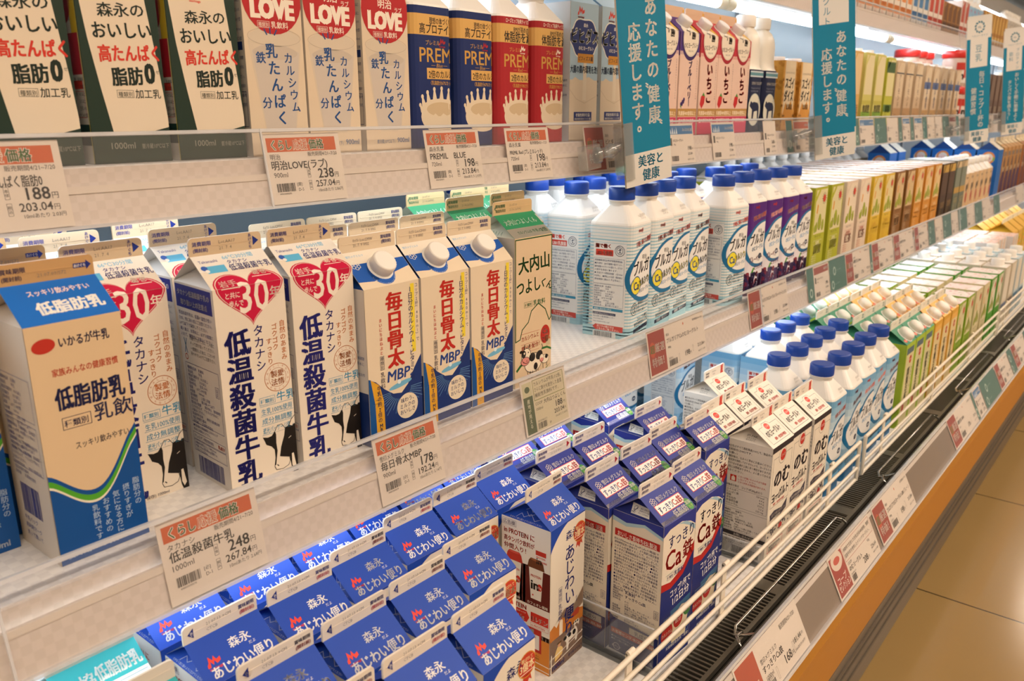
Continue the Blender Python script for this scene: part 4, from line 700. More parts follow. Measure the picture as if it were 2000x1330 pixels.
def k_soy(name, c1, panel, txt, tc, W=80, H=183, D=92, text2=None, cap=None, topc='#f0e4dc', sun=True, t2c=None, bands=(), blk='#8a8a4a', dots='#d98a7a'):
    """tall straight carton; side, printed front panel and a crinkled foil top"""
    f = Sheet(); f.rect(0, 0, W, H, c1); rnd = random.Random(len(name)*7+W)
    if panel: f.rect(10, H*.44, W-14, H*.53, panel, 1); f.line([(10, H*.86), (30, H-6)], 8, c1, 2)
    if sun:
        f.disc(W-20, H-26, 8.5, '#c8402c', L=4)
        for i in range(14): a = 2*math.pi*i/14; f.line([(W-20+9.5*math.cos(a), H-26+9.5*math.sin(a)), (W-20+13*math.cos(a), H-26+13*math.sin(a))], 1.3, '#3a2a1c', 4)
        g = '#9aa32a'; o = '#4c4a1c'
        for x, y, k in ((42, H*.57, 1), (24, H*.52, .62), (62, H*.53, .7), (16, H*.50, .5)):
            for cc, m in ((o, 1.1), (g, 1)): f.disc(x, y, 9.5*k*m, cc, 15*k*m, 4 if m > 1 else 5, 14)
            f.disc(x, y+11*k, 7*k, g, 9*k, 5, 12)
        f.poly([(18, H*.70), (22, H*.80), (28, H*.78), (24, H*.68)], '#d9952e', 4); f.text('キッコーマン', W/2, H*.395, 6.4, '#3a3a2a', .01, 'c', 40)
    for y, h, c in bands: f.rect(0, y, W, h, c, 2)
    if txt:
        if len(txt) <= 4: f.text(txt, W/2+2, H*.19, 24, tc, .02, 'c', W-20, L=4)
        else: f.vtext(txt, W/2+2, H*.80, min(20, H*.7/len(txt)), tc, .02, L=4)
    if text2: f.text(text2, W/2, H*.31, 8, t2c or tc, .01, 'c', W-24, L=4); f.frame(W*.2, H*.305, W*.6, 10, .5, t2c or tc)
    for i in range(5): f.text('●調製豆乳 200ml', 14, H*.16-5*i, 3.4, t2c or tc, 0, fit=W-40)
    l = Sheet(); l.rect(0, 0, D, H, c1); l.frame(D*.3, H*.2, D*.55, H*.5, .5, blk); l.para(SMALL[:8], D*.33, H*.66, 4, 7, blk, D*.48); l.bars(D*.4, 8, 34, 16, '#3a3a3a', 3)
    t = Sheet(); t.rect(0, 0, W, D, topc); t.rect(8, 8, W-26, 14, '#f6efe8', 1)
    for i in range(26): t.disc(rnd.random()*W, rnd.random()*D, 2+rnd.random()*5, rnd.choice((dots, '#f7f2ee', '#e9dcd2', c1)), 1.4+rnd.random()*2, 1, 8, rnd.random()*3)
    t.line([(W*.62, 0), (W*.62, D)], 1.2, '#e9dfd8', 2)
    return brick(name, W/1000, H/1000, D/1000, c1, f, l, t, cap)
def k_spout(name, roofc, bodyc, strip, txt, tc, mark='#c8402c'):
    W, H = 73, 186; f = Sheet(); f.rect(0, 0, W, H, bodyc); f.rect(8, 0, W-16, H-22, strip, 1); f.rect(0, H, W, 60, roofc); f.rect(8, H-24, W-20, 14, '#5a6f7a' if 'green' in name else '#e9b45a', 2)
    f.disc(40, H-38, 9, mark, L=3); f.text('CO-OP', 40, H-40.4, 5.4, '#f0e4d4', .03, 'c', L=4); f.vtext(txt, 34, H-54, 21, tc, .03, 20, L=4); f.vtext('国産大豆使用', 58, H-58, 7, mark if 'yellow' in name else '#4a5a3a', .01, 8, L=4); f.disc(26, 40, 9, '#b0402c', 14, 3) if 'green' in name else None
    f.disc(14, H+9, 8, '#e2584a', 4, 3); f.text('CO-OP', 14, H+7, 4.4, '#f3e6d8', .03, 'c', L=4); f.text('カップ', 54, H+4, 5, '#d8503f', .02, L=3)
    fin = Sheet(); fin.text('21.10.25 B', 16, 8, 4.4, '#8a8a80'); fin.rect(W-16, 3, 11, 10, '#8a9a8e', 1)
    l = Sheet(); l.rect(0, 0, W, H, bodyc); l.para(SMALL[:8], 12, 120, 5, 8, '#5a6a4a', 50)
    return gable(name, .073, .186, .073, bodyc, roofc, '#e3dccb', roofc, f, l, finS=fin, Hr=.026, fh=.016, cap=('#ece7dd', 38, 20, .0165, .015, 1), inner=roofc)
def k_pentagon():
    W, H, D = .09, .19, .078; B = '#1f63b0'; b = MB(); b.box(-W/2, W/2, -D/2, D/2, 0, H, B); r = MB()
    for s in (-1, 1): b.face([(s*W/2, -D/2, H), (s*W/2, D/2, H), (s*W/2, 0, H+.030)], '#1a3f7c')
    r.face([(-W/2, -D/2-.001, H), (W/2, -D/2-.001, H), (W/2, 0, H+.031), (-W/2, 0, H+.031)], '#d9d2c6'); r.face([(-W/2, D/2+.001, H), (W/2, D/2+.001, H), (W/2, 0, H+.031), (-W/2, 0, H+.031)], '#d9d2c6')
    r.box(-W/2, W/2, -.001, .001, H+.03, H+.045, '#e2d9cb')
    l = Sheet(); l.disc(38, H*1000-34, 24, '#ddd6cc', 22, 1); l.ring(42, H*1000-32, 24, 7, '#d98a4a', 24, 2); l.disc(38, H*1000-35, 15, '#e6c9c2', 14, 2); l.disc(62, H*1000-36, 4, '#8fb04a', 8, 3); l.text('ミルク', 38, H*1000-40, 10, '#b0503f', .03, 'c', L=4)
    nl = Vector((-1, 0, 0)); l.apply(lambda u, v: b, lambda u, v, a, c: (Vector((-W/2, D/2-u/1000, v/1000)), nl), (), (.5, 77.5, 1, 189))
    return ('blue_gable_carton', W, D, [('body', b.build('body')), ('gable_roof', r.build('roof'))])
def k_brown(c1, c2, name):
    W, H = 74, 194; f = Sheet(); f.rect(0, 0, W, 260, c1); f.rect(0, 0, W, 70, c2, 1); f.poly([(0, 60), (20, 110), (50, 96), (74, 120), (74, 60)], c2, 1); f.disc(37, 132, 18, '#5a3a2a', 26, 2); f.text('珈琲', 37, 96, 22, '#e8d2a8', .03, 'c', L=3); f.rect(8, 160, 58, 18, '#7a6a5a', 2)
    return gable(name, .074, .194, .074, c1, '#d9c6a0', '#e0cfae', '#c9b080', f)
def k_jar():
    b, c = MB(), MB(); b.lathe([(.038, 0), (.042, .01), (.043, .09), (.039, .105)], solid('jar_wall', '#c9b2a4', .3), 28); R = '#b83a30'
    art = Sheet(); art.rect(-20, 60, 50, 26, R, 1); art.rect(-24, 12, 60, 46, '#ddd3cb', 1); art.text('in', -14, 22, 40, '#16120f', .06, L=3); art.rect(14, 30, 16, 34, '#c2443a', 2)
    def m(u, v, a, q): t = -math.pi*.72+u/43; return Vector((.0435*math.cos(t), .0435*math.sin(t), v/1000)), Vector((math.cos(t), math.sin(t), 0))
    art.apply(lambda u, v: b, m, [(0, x) for x in range(-30, 40, 6)])
    c.lathe([(.043, .103), (.046, .106), (.046, .126), (.042, .131), (.01, .131)], solid('red_lid', '#cf2f2a', .3), 36, rib=.02)
    return ('red_lid_jar', .09, .09, [('jar', b.build('jar')), ('lid', c.build('lid'))])
def k_small_bottle(cap='#efeae2', label='#d9b98a', W=.066, H=.125, hue='#3a2a20'):
    s = Sheet(); s.rect(-60, 0, 200, H*1000, label); s.disc(22, H*600, 9, hue, 14, 2); s.disc(40, H*640, 7, hue, 12, 2); s.disc(30, H*330, 12, '#a83a2a', 20, 2); s.text('飲む酢', 6, H*850, 9, hue, .02, L=3)
    return bottle('white_top_drink_bottle', W, H, label, s, capc=cap, r=.010, sh='#e9e4dc', nr=.016, capr=.018, hs=.024, caph=.018)
# ------------------------------------------------------------------ the place
ZL, ZM, ZT = ZC-.658, ZC-.3455, ZC-.045
X0, X1 = -.7, 7.2
mt = solid('white_steel', '#dedad6', .35); gm = solid('grey_steel', '#8d9196', .38, .3); dark = solid('recess_dark', '#2d2b2a', .5); chrome = solid('chrome_wire', '#c9c5be', .16, 1.0)
deckm = gridded('deck_sheet', '#e4e1dd', '#dad7d4', .0085); backm = solid('back_wall_grey', '#7a8791', .5); cream = gridded('rail_sheet', '#e2d5c9', '#dccfc2', .0075, .5, .08)
acry = clear('acrylic', '#fbfbfd', .10, .05, .06); acry2 = clear('acrylic_clear', '#fafcfd', .12, .04, .02)
lampT, lampM, lampU = (glow('led_tube_'+n, (.80, .90, 1.0), q) for n, q in (('upper', 7), ('middle', 6), ('high', 14))); lampm = lampU; endm = solid('lamp_end', '#e6dcc0', .4)
def structure(name, mb): o = link(name, mb.build(name)); o['kind'] = 'structure'; return o
fl = MB(); fl.face([(-3, -4, 0), (12, -4, 0), (12, 1.3, 0), (-3, 1.3, 0)], '#8f7a5a')
fo = structure('floor', fl)
m, N, L, b = new_mat('polished_floor_tile')
tc = N.new('ShaderNodeTexCoord'); bk = N.new('ShaderNodeTexBrick'); bk.offset = 0; bk.inputs['Scale'].default_value = 1
for k, v in (('Mortar Size', .0022), ('Brick Width', .592), ('Row Height', .592), ('Bias', 0)): bk.inputs[k].default_value = v
bk.inputs['Color1'].default_value = lin('#a38554'); bk.inputs['Color2'].default_value = lin('#9b7d50'); bk.inputs['Mortar'].default_value = lin('#3d3020')
mp = N.new('ShaderNodeMapping'); mp.inputs[1].default_value = (-.588+.592*.0, .26, 0); ns = N.new('ShaderNodeTexNoise'); ns.inputs['Scale'].default_value = 5; ns.inputs['Detail'].default_value = 6
mx = N.new('ShaderNodeMixRGB'); mx.blend_type = 'MULTIPLY'; mx.inputs[0].default_value = .25
L.new(tc.outputs['Object'], mp.inputs[0]); L.new(mp.outputs[0], bk.inputs[0]); L.new(bk.outputs[0], mx.inputs[1]); L.new(ns.outputs[0], mx.inputs[2]); L.new(mx.outputs[0], b.inputs['Base Color']); b.inputs['Roughness'].default_value = .16
fo.data.materials[0] = m
ce = MB(); ce.face([(-3, -4, 2.9), (-3, 1.3, 2.9), (12, 1.3, 2.9), (12, -4, 2.9)], '#cfc6b8'); structure('ceiling', ce)
wa = MB(); wa.box(-3, 12, -4.1, -4, 0, 2.9, '#b5a68f'); structure('wall_aisle', wa)
wb = MB(); wb.box(-3, 12, 1.16, 1.3, 0, 2.9, '#8d8a86'); structure('wall_back', wb)
# ceiling lamps of the aisle
for i, (x, y) in enumerate(((-.9, -1.1), (.9, -1.1), (2.7, -1.1), (4.5, -1.1), (6.3, -1.1), (.0, -2.6), (2.6, -2.6), (5.2, -2.6), (7.55, .35))):
    r = link('ceiling_lamp', None, None, (x, y, 2.9)); tag(r, f'warm linear ceiling lamp over the aisle, {ORD[i]} in its line', 'lamp', 'ceiling lamps over the aisle')
    h = MB(); h.box(-.62, .62, -.09, .09, -.05, 0, mt); link('housing', h.build('housing'), r)
    g = MB(); g.box(-.6, .6, -.07, .07, -.058, -.05, glow('warm_lamp', (1.0, .83, .665), 52)); link('diffuser', g.build('diffuser'), r)
# ---- the refrigerated case
case = link('refrigerated_display_case', None, None, (0, 0, 0)); tag(case, 'long open refrigerated case with tan kick panel along the aisle', 'display case')
def part(name, mb, par): return link(name, mb.build(name), par)
mb = MB(); mb.box(X0, X1, 1.08, 1.14, .12, 1.95, backm)
for i in range(9): mb.box(X0+.3+.9*i, X0+.32+.9*i, 1.07, 1.08, .36, 1.9, gm)
part('back_panel', mb, case)
mb = MB(); mb.box(X0, X1, .404, 1.08, ZL-.03, ZL, deckm); part('bottom_deck', mb, case)
mb = MB(); mb.box(X0, X1, .30, .404, .24, ZL-.045, '#14110e')  # near-black block below the bars, painted-in shade for the slots
x = X0
while x < 4.2:
    mb.box(x, x+.0032, .366, .404, ZL-.016, ZL-.012, solid('grille_bar', '#7a7468', .32, .7)); x += .0085
mb.box(X0, X1, .361, .367, ZL-.018, ZL-.010, solid('grille_bar', '#7a7468', .32, .7))
for i in range(12):
    xx = .42+.31*i; mb.box(xx, xx+.028, .366, .404, ZL-.014, ZL-.0105, solid('grille_bar', '#7a7468', .32, .7))
part('air_grille', mb, case)
mb = MB(); lipm = solid('lip_grey', '#5a5853', .38)
pr = [(.361, ZL-.020), (.345, ZL-.004), (.338, ZL+.020), (.330, ZL+.034), (.326, ZL+.037), (.322, ZL+.030), (.330, ZL-.030)]
mb.loft([[(X0, y, z) for y, z in pr], [(X1, y, z) for y, z in pr]], lipm); part('front_lip', mb, case)
mb = MB(); mb.box(X0, X1, .30, .36, ZC-.70, ZL-.02, dark); mb.box(X0, X1, .284, .34, ZC-.775, ZC-.693, ink('#b57a2e', .5)); part('tan_panel', mb, case)  # dark box in the gap under the rail is painted-in shade
mb = MB(); bm = solid('bumper_metal', '#6f6353', .4, .3); mb.box(X0, X1, .283, .36, ZC-.875, ZC-.776, bm)
for z in (.79, .806, .83): mb.box(X0, X1, .2805, .284, ZC-z-.005, ZC-z, solid('bumper_rib', '#574d40', .4, .3))
part('bumper', mb, case)
mb = MB(); mb.box(X0, X1, .36, .42, 0, ZC-.87, dark); part('kick_plate', mb, case)
mb = MB(); mb.box(X0, X1, .62, 1.14, 1.9, 2.02, gm); part('canopy', mb, case)
mb = MB()
for i in range(7):
    x = .28+.62*i; y, z = .352, ZL+.004
    mb.tube([(x, .336, z+.012), (x, .352, z+.002), (x, .366, z-.004), (x+.014, .372, z-.001), (x+.40, .372, z-.001), (x+.412, .366, z-.006), (x+.414, .358, z-.012)], .0022, chrome, 8)
    mb.tube([(x+.01, .362, z-.004), (x-.012, .358, z+.004), (x-.018, .35, z-.008), (x-.004, .352, z-.014)], .0026, chrome, 8)
part('support_wire', mb, case)

# ---- price rails and shelves
class Rail:
    def __init__(s, yt, zt, yb, zb):
        s.a = Vector((0, yb, ZC+zb)); d = Vector((0, yt-yb, zt-zb)); s.len = d.length*1000; s.d = d.normalized(); s.n = Vector((0, -s.d.z, s.d.y))
    def p(s, x, v, o=0): return s.a+s.d*(v/1000)+s.n*o+Vector((x, 0, 0))
RT, RM, RB, RU = Rail(.730, -.0175, .717, -.094), Rail(.611, -.320, .5965, -.398), Rail(.3175, -.603, .2865, -.6665), Rail(.86, .312, .848, .241)
def rail_parts(R, par, plate_top, joints=(), opaque=cream):
    mb = MB(); q = lambda v0, v1, o, c: mb.face([R.p(X0, v0, o), R.p(X1, v0, o), R.p(X1, v1, o), R.p(X0, v1, o)], c)
    def slab(v0, v1, o0, o1, c): mb.loft([[R.p(x, v0, o0), R.p(x, v0, o1), R.p(x, v1, o1), R.p(x, v1, o0)] for x in (X0, X1)], c)
    slab(0, plate_top, -.004, 0, opaque); slab(plate_top-6, plate_top, 0, .0012, solid('rail_ridge', '#e3d6c6', .4)); part('price_rail', mb, par)
    mb = MB(); mb.face([R.p(X0, 0, .0042), R.p(X1, 0, .0042), R.p(X1, R.len, .0042), R.p(X0, R.len, .0042)], acry)
    lip = clear('acrylic_edge', '#f4f4f8', .35, .12, .45); slab(R.len-3.2, R.len, .0005, .0058, lip); slab(-1.2, 1.6, 0, .0055, lip)
    for x in joints: mb.loft([[R.p(x+dx, 0, .0044), R.p(x+dx, 0, .0062), R.p(x+dx, R.len, .0062), R.p(x+dx, R.len, .0044)] for dx in (0, .002)], lip)
    part('clear_cover', mb, par)
def shelf(label, zd, yf, R, plate_top, tube, joints, lm, th=.016):
    s = link('display_shelf', None, None, (0, 0, 0)); tag(s, label, 'shelf', 'shelves of the refrigerated case')
    mb = MB(); mb.box(X0, X1, yf, 1.08, zd-.006, zd, deckm); mb.box(X0, X1, yf, 1.08, zd-th, zd-.006, mt); mb.box(X0, X1, yf-.004, yf, zd-.02, zd-.001, cream); part('deck', mb, s)
    rail_parts(R, s, plate_top, joints)
    mb = MB()
    for i in range(5): x = X0+.55+1.55*i; mb.box(x, x+.012, yf+.06, 1.08, zd-.05, zd-th, mt)
    part('bracket', mb, s)
    ty, tz = tube; e = MB()
    t = MB(); x = X0+.1
    while x < X1-.3: t.lathe([(.0125, 0), (.0125, 1.16)], lm, 14, (x, ty, tz), (1, 0, 0)); e.lathe([(.013, -.035), (.0135, -.03), (.0135, 0)], endm, 14, (x, ty, tz), (1, 0, 0)); e.lathe([(.0135, 1.16), (.013, 1.195)], endm, 14, (x, ty, tz), (1, 0, 0)); x += 1.24
    part('lamp_tube', t, s); part('lamp_end', e, s)
shelf('upper shelf with red circle cartons and splash print bottles', ZT, .732, RT, 34, (.80, ZC-.082), (.488, 1.27, 2.06), lampT)
shelf('middle shelf with red heart cartons and striped bottles', ZM, .617, RM, 40, (.655, ZC-.402), (.16, 1.47, 3.1), lampM)
shelf('high shelf at the top right with small drink cartons', ZC+.285, .862, RU, 50, (.893, ZC+.232), (2.6, 3.9), lampU)
sv = link('display_shelf', None, None, (0, 0, 0)); tag(sv, 'highest shelf edge with lamp strip at the top right corner', 'shelf', 'shelves of the refrigerated case')
mb = MB(); mb.box(X0, X1, .93, 1.08, ZC+.485, ZC+.53, gm); mb.box(X0, X1, .925, .93, ZC+.47, ZC+.54, solid('aged_grey', '#8d8880', .5)); part('deck', mb, sv)
mb = MB(); mb.lathe([(.011, 0), (.011, X1-X0-.2)], lampm, 12, (X0+.1, .955, ZC+.474), (1, 0, 0)); part('lamp_tube', mb, sv)
rail_parts(RB, case, 62, (), solid('rail_reflection_taupe', '#a08e7c', .22, .35))  # brown-grey backing, with the acrylic's reflection painted into its colour
# clear divider plates on the bottom deck
for lab, xx, y0, y1, h in (('clear plastic divider left of the iron milk cartons', .763, .41, .86, .062), ('low clear divider left of the drinking yogurt cartons', 1.081, .41, .86, .03)):
    mb = MB(); mb.box(-.0012, .0012, 0, y1-y0, 0, h, acry2); mb.box(-.0014, .0014, 0, y1-y0, h, h+.0012, clear('acrylic_edge', '#f4f4f8', .35, .12, .45)); mb.box(-.008, .008, 0, y1-y0, 0, .0012, acry2)
    tag(link('shelf_divider', mb.build('divider'), None, (xx, y0, ZL)), lab, 'divider')
# white wire fences
for i, (xa, xb, pos) in enumerate(((-.3, 1.471, 'from the left edge to the striped bottle gap'), (1.503, 2.75, 'in front of green spout cartons'), (2.775, 4.02, 'beyond the green spout cartons'), (4.045, 5.3, 'at the far end'))):
    r = link('wire_fence', None, None, (xa, .394, ZL)); tag(r, f'white coated wire product fence {pos}', 'fence', 'white wire fences on the bottom deck')
    w = solid('white_coated_wire', '#e8dcc9', .35); Lx = xb-xa
    for j, z in enumerate((.078, .053, .0275)):
        mb = MB(); mb.tube([(0, 0, z), (Lx, 0, z)], .0034 if j == 0 else .0028, w, 10); link('rail_wire', mb.build('rail_wire'), r)
    mb = MB(); mb.tube([(0, .001, .004), (Lx, .001, .004)], .0034, w, 10); link('base_wire', mb.build('base_wire'), r)
    for e in (0, Lx): mb = MB(); mb.tube([(e, 0, .079), (e, 0, .003)], .0034, w, 10); link('end_wire', mb.build('end_wire'), r)
    xs = [.136, .53, .92] if i else [xx-xa for xx in (-.05, .30, .688, .927, 1.335)]
    for q in xs: mb = MB(); mb.box(q-.006, q+.006, .004, .0065, .002, .081, w); mb.tube([(q-.006, .0035, .081), (q+.006, .0035, .081)], .0032, w, 8); link('post', mb.build('post'), r)

# ------------------------------------------------------------------ price cards
def card(R, x0, x1, art, label, v0=2.5, v1=None, group='price cards in the clear rails', name='price_card', cat='price card', flare=0):
    v1 = v1 or R.len-5; mb = MB(); o = R.p(x0, v0, .0016); w = x1-x0
    P = lambda u, v, off: R.p(x0+u/1000, v0+v, .0016+off)-o
    h = v1-v0; W = w*1000
    mb.loft([[P(0, 0, 0), P(W, 0, 0), P(W, h, 0), P(0, h, 0)], [P(0, 0, .0005), P(W, 0, .0005), P(W, h, .0005), P(0, h, .0005)]], '#e9dccb')
    s = Sheet(); art(s, W, h); s.apply(lambda u, v: mb, lambda u, v, a, c: (P(u, v, .0005), R.n), (), (.2, W-.2, .2, h-.2), .0001, .00003)
    return tag(link(name, mb.build('card'), None, o), label, cat, group)
KK = '#3a322c'
def a_orange(maker, nm, vol, pr, pt, un, code='D-5', mark='選', big=1.0):
    def f(s, W, h):
        s.rect(4, h-18, W-10, 14, '#cf5f28', 1); gx = W-14
        s.text('くらし', 9, h-16.5, 11.5, '#f4ead6', .09, fit=-25, L=2); s.text('くらし', 9.4, h-16.2, 11, '#4f7a2e', .02, fit=-24, L=3); s.text('応援', 35, h-16.5, 11.5, '#f4ead6', .09, fit=-19, L=2); s.text('応援', 35.4, h-16.2, 11, '#d9662a', .0, fit=-18, L=3); s.text('価格', 55, h-16.5, 11.5, '#f4ead6', .09, fit=-20, L=2); s.text('価格', 55.4, h-16.2, 11, '#4f7a2e', .02, fit=-19, L=3)
        s.text('販売期間4/21~7/20', W-6, h-23.5, 5, KK, 0, 'r', 38); s.text(maker, 6, h-26, 6.4, KK, .0, fit=34); s.text(nm, 6, h-36, 10*big, KK, .018, fit=W-24); s.text(vol, 7, h-44, 7, KK, .0)
        s.text(pr, W-14, h-47.5, 14, KK, .02, 'r'); s.text('円', W-13, h-46.5, 6, KK); s.text(pt, W-14, h-56, 9.4, KK, .012, 'r', 26); s.text('円', W-13, h-55.5, 5.4, KK); s.text('10mlあたり '+un+'円', W-5, h-61, 4.2, KK, 0, 'r', 32)
        s.frame(W-48, h-45, 3.6, 9.6, .25, KK); s.vtext('本体', W-46.2, h-37, 3.2, KK); s.frame(W-48, h-58, 3.6, 9.6, .25, KK); s.vtext('税込', W-46.2, h-50, 3.2, KK)
        s.bars(8, h-58, 22, 8.5, KK, len(nm)); s.text('490010290570', 10, h-61, 2.4, KK, 0, fit=18); s.text(f'[{mark}]', 33, h-53, 4, KK); s.text(code, 34, h-58.5, 4.4, KK)
    return f
def a_red(maker, nm, vol, pr, pt, un, t1='超厳選', t2='特価！', wide=1, period='販売期間6/21-7/20'):
    def f(s, W, h):
        rw = W*.27; s.rect(3, 3, rw, h-6, '#a33a2a', 1); s.disc(3+rw*.22, h*.58, rw*.17, '#c9552e', rw*.24, 2); s.text('超', 3+rw*.07, h*.5, rw*.28, '#5f8a3a', .03, L=3); s.text(t1[1:], 3+rw*.36, h*.5, rw*.30, '#f0e2d2', .02, L=3); s.text(t2, 3+rw*.12, h*.2, rw*.31, '#f0e2d2', .02, L=3)
        x = rw+8; s.disc(W*.62, h-8, 1.6, '#d0602e', 2.2); s.text(period, W-6, h-10, 4.2, KK, 0, 'r', W*.34); s.text(maker, x, h-18, 5, KK); s.text(nm, x, h-29, 8.2, KK, .01, fit=W-x-6); s.text(vol, x+2, h-38, 5, KK)
        s.text(pr, x+(W-x)*.55, 10, 12, KK, .02, 'r'); s.text('円', x+(W-x)*.56, 11, 5, KK); s.text(pt, W-8, 16, 8, KK, .01, 'r'); s.text('円', W-7, 17, 4, KK); s.text('10gあたり '+un+'円', W-5, 8, 3.4, KK, 0, 'r', 30); s.bars(x+2, 5, (W-x)*.2, 10, KK, 7); s.text('[必] D-5', x+2, 16.5, 3.6, KK); s.frame(x+(W-x)*.26, 7, 3, 12, .25, KK); s.frame(x+(W-x)*.63, 13, 3, 10, .25, KK)
    return f
def a_green(s, W, h):
    s.rect(3, 2, W*.2, h-6, '#52603c', 1); s.rect(3, h-22, W*.2, 18, '#d3cba4', 2); s.disc(3+W*.1, h-13, 5, '#52603c', 4, 3); s.vtext('産地が見える', 3+W*.1, h-25, 6, '#dcd6b4', .01, 6.4, L=4)
    s.rect(W*.24, 2, W*.72, h-6, '#dccfac', 0); s.frame(W*.26, h-30, W*.68, 26, .7, '#6f7a2a'); s.para(['カルシウムが牛乳の2倍、', 'さらに鉄分を配合した産直', '機能性乳飲料です。'], W*.28, h-12, 6, 7.4, KK, W*.62); s.text('COOP', W*.27, h-37, 5, KK); s.text('大内山つよしくん', W*.45, h-38, 6.4, KK, .01, fit=W*.5); s.text('1000ml', W*.27, h-44, 5, KK)
    s.text('188', W*.86, h-49, 11, KK, .02, 'r'); s.text('円', W*.88, h-48, 4.6, KK); s.text('203.04', W*.88, h-57, 8, KK, .01, 'r'); s.text('円', W*.89, h-56, 4, KK); s.text('10mlあたり2.03円', W*.94, h-62, 3.4, KK, 0, 'r', 26); s.bars(W*.27, 4, 18, 8, KK, 5); s.text('202100426 D-5', W*.27, 13, 3, KK); s.text('5P', W*.52, 5, 4, KK)
def a_plain(hd=None, seed=1, hc='#3f78a8', pr='198', ht='みんなの応援'):
    def f(s, W, h):
        if hd: s.rect(3, h-19, W-6, 15, hc, 1); [s.poly([(8+7*i, h-18), (11+7*i, h-9+i % 2*3), (14+7*i, h-18)], '#d9e2e6', 2) for i in range(4)] if hd == 'blue' else None; s.text(ht, W-5, h-14, 6, '#efe8dc', .02, 'r', W*.52, L=3)
        s.rect(6, h-38, 7, 13, '#5a5348', 2); s.text('のむヨーグルト', 17, h-32, 5.4, KK, .01, fit=W-24); s.text('900g', 18, h-38, 4, KK); s.text(pr, W-12, h-48, 10, KK, .02, 'r'); s.text('円', W-10, h-47, 4, KK); s.text('213.84', W-10, h-56, 6, KK, .01, 'r'); s.bars(8, 5, W*.26, 9, KK, seed); s.text('10gあたり2.20円', W-6, 5, 3.4, KK, 0, 'r', W*.4)
    return f
def a_teal(s, W, h):
    s.rect(0, 0, W, h, '#3f7568', 0)
    for cx, cy in ((W*.3, h*.62), (W*.16, h*.2)) if W > 40 else ((W*.5, h*.25),):
        for i in range(10): a = 2*math.pi*i/10; s.disc(cx+7*math.cos(a), cy+8*math.sin(a), 2.2, '#b9cfc0', 3, 2, 8, a)
        if W > 40: s.text('ヘルシーライフ', cx+10, cy-2, 5, '#a9c4b6', 0, fit=W*.4)
def a_sel(s, W, h):
    rw = W*.27; s.rect(3, 3, rw, h-6, '#a8362a', 1); s.disc(3+rw*.5, h-12, rw*.42, '#e9d8c4', 13, 2); s.disc(3+rw*.5, h-12, rw*.24, '#c9503e', 5, 3); s.text('コープ', 3+rw*.15, h*.30, rw*.24, '#f0e2d2', .01, L=3); s.text('セレクション', 3+rw*.08, h*.14, rw*.24, '#f0e2d2', .01, fit=rw*.9, L=3)
    x = rw+9; s.frame(x-3, h-26, W-x-2, 23, .5, '#b5523a'); s.text('鳥取県で生産した生乳(生乳44%使用)、脱脂', x, h-13, 6, KK, .0, fit=W-x-8); s.text('国産牛乳を使用したドリンクヨーグルト。', x, h-22, 6, KK, .0, fit=W-x-14); s.text('COOP', x, h-33, 5.4, KK); s.text('のむヨーグルト', x, h-42, 8, KK, .02, fit=W*.3); s.text('900g', W*.8, h-33, 5, KK)
    s.text('208', W*.72, 8, 13, KK, .02, 'r'); s.text('円', W*.73, 9, 5, KK); s.text('224.64', W-8, 15, 8, KK, .01, 'r'); s.text('10gあたり2.50円', W-5, 8, 3.4, KK, 0, 'r', 26); s.bars(x, 4, 16, 9, KK, 8); s.text('202100426 D-5', x, 14, 3, KK)
def a_iron(s, W, h):
    rw = W*.27; s.rect(3, 3, rw, h-6, '#b9481f', 1); s.text('くらし応援', 5, h*.32, 8.4, '#f0d9b4', .05, fit=rw-4, L=3); s.text('価格', 5, h*.12, 9, '#f0d9b4', .05, L=3); x = rw+10
    s.text('販売期間4/21~7/20', W-12, h-14, 7, KK, 0, 'r', 46); s.text('雪印メグミルク', x, h-26, 7, KK, .0, fit=46); s.text('すっきりCa鉄', x, h-37, 9.6, KK, .02, fit=58); s.text('1000ml', x+2, h-46, 7, KK); s.text('168', W*.73, 9, 15, KK, .02, 'r'); s.text('円', W*.74, 10, 6.4, KK); s.text('181.44', W-14, 18, 9, KK, .015, 'r'); s.text('円', W-12, 19, 5, KK); s.text('10mlあたり1.81円', W-8, 10, 4, KK, 0, 'r', 34); s.bars(x+2, 3, 18, 9, KK, 3); s.text('[選] D-5', x+2, 13, 4.6, KK); s.frame(x+28, 5, 3.4, 14, .25, KK); s.frame(W*.77, 10, 3.4, 14, .25, KK)
cw = .0965; yT = .7245; yM = .6045; yB = .302
LBL = {'o': 'price card with orange header'}
card(RT, .411*yT-cw, .411*yT, a_orange('森永乳業', 'おいしい高たんぱく脂肪0', '1000ml', '188', '203.04', '2.03'), 'orange headed price card priced 188 at the far left of the upper rail')
card(RT, .678*yT, .808*yT+.002, a_orange('明治', '明治LOVE(ラブ)', '900ml', '238', '257.04', '2.86'), 'orange headed price card priced 238 below the red circle cartons')
card(RT, .988*yT, .988*yT+.098, a_orange('森永乳業', 'PREMIL　BLUE', '720ml', '198', '213.84', '2.97'), 'orange headed price card priced 198 below the blue splash bottles')
card(RT, 1.196*yT, 1.196*yT+.096, a_orange('森永乳業', 'PREMIL Red (プレミルレッド)', '720ml', '198', '213.84', '2.97', big=.7), 'orange headed price card priced 198 below the red splash bottles')
card(RT, 1.449*yT, 1.449*yT+.185, a_red('森永', 'ビヒダスのむヨーグルト', '900g', '198', '213.84', '2.37'), 'red ended price card behind the clear banner clip on the upper rail')
card(RT, 1.80*yT, 1.80*yT+.094, a_plain('blue', 2), 'blue headed price card right of the nearest hanging banner')
card(RT, 2.03*yT, 2.03*yT+.098, a_plain('blue', 3), 'blue headed price card below the red oval yogurt cartons')
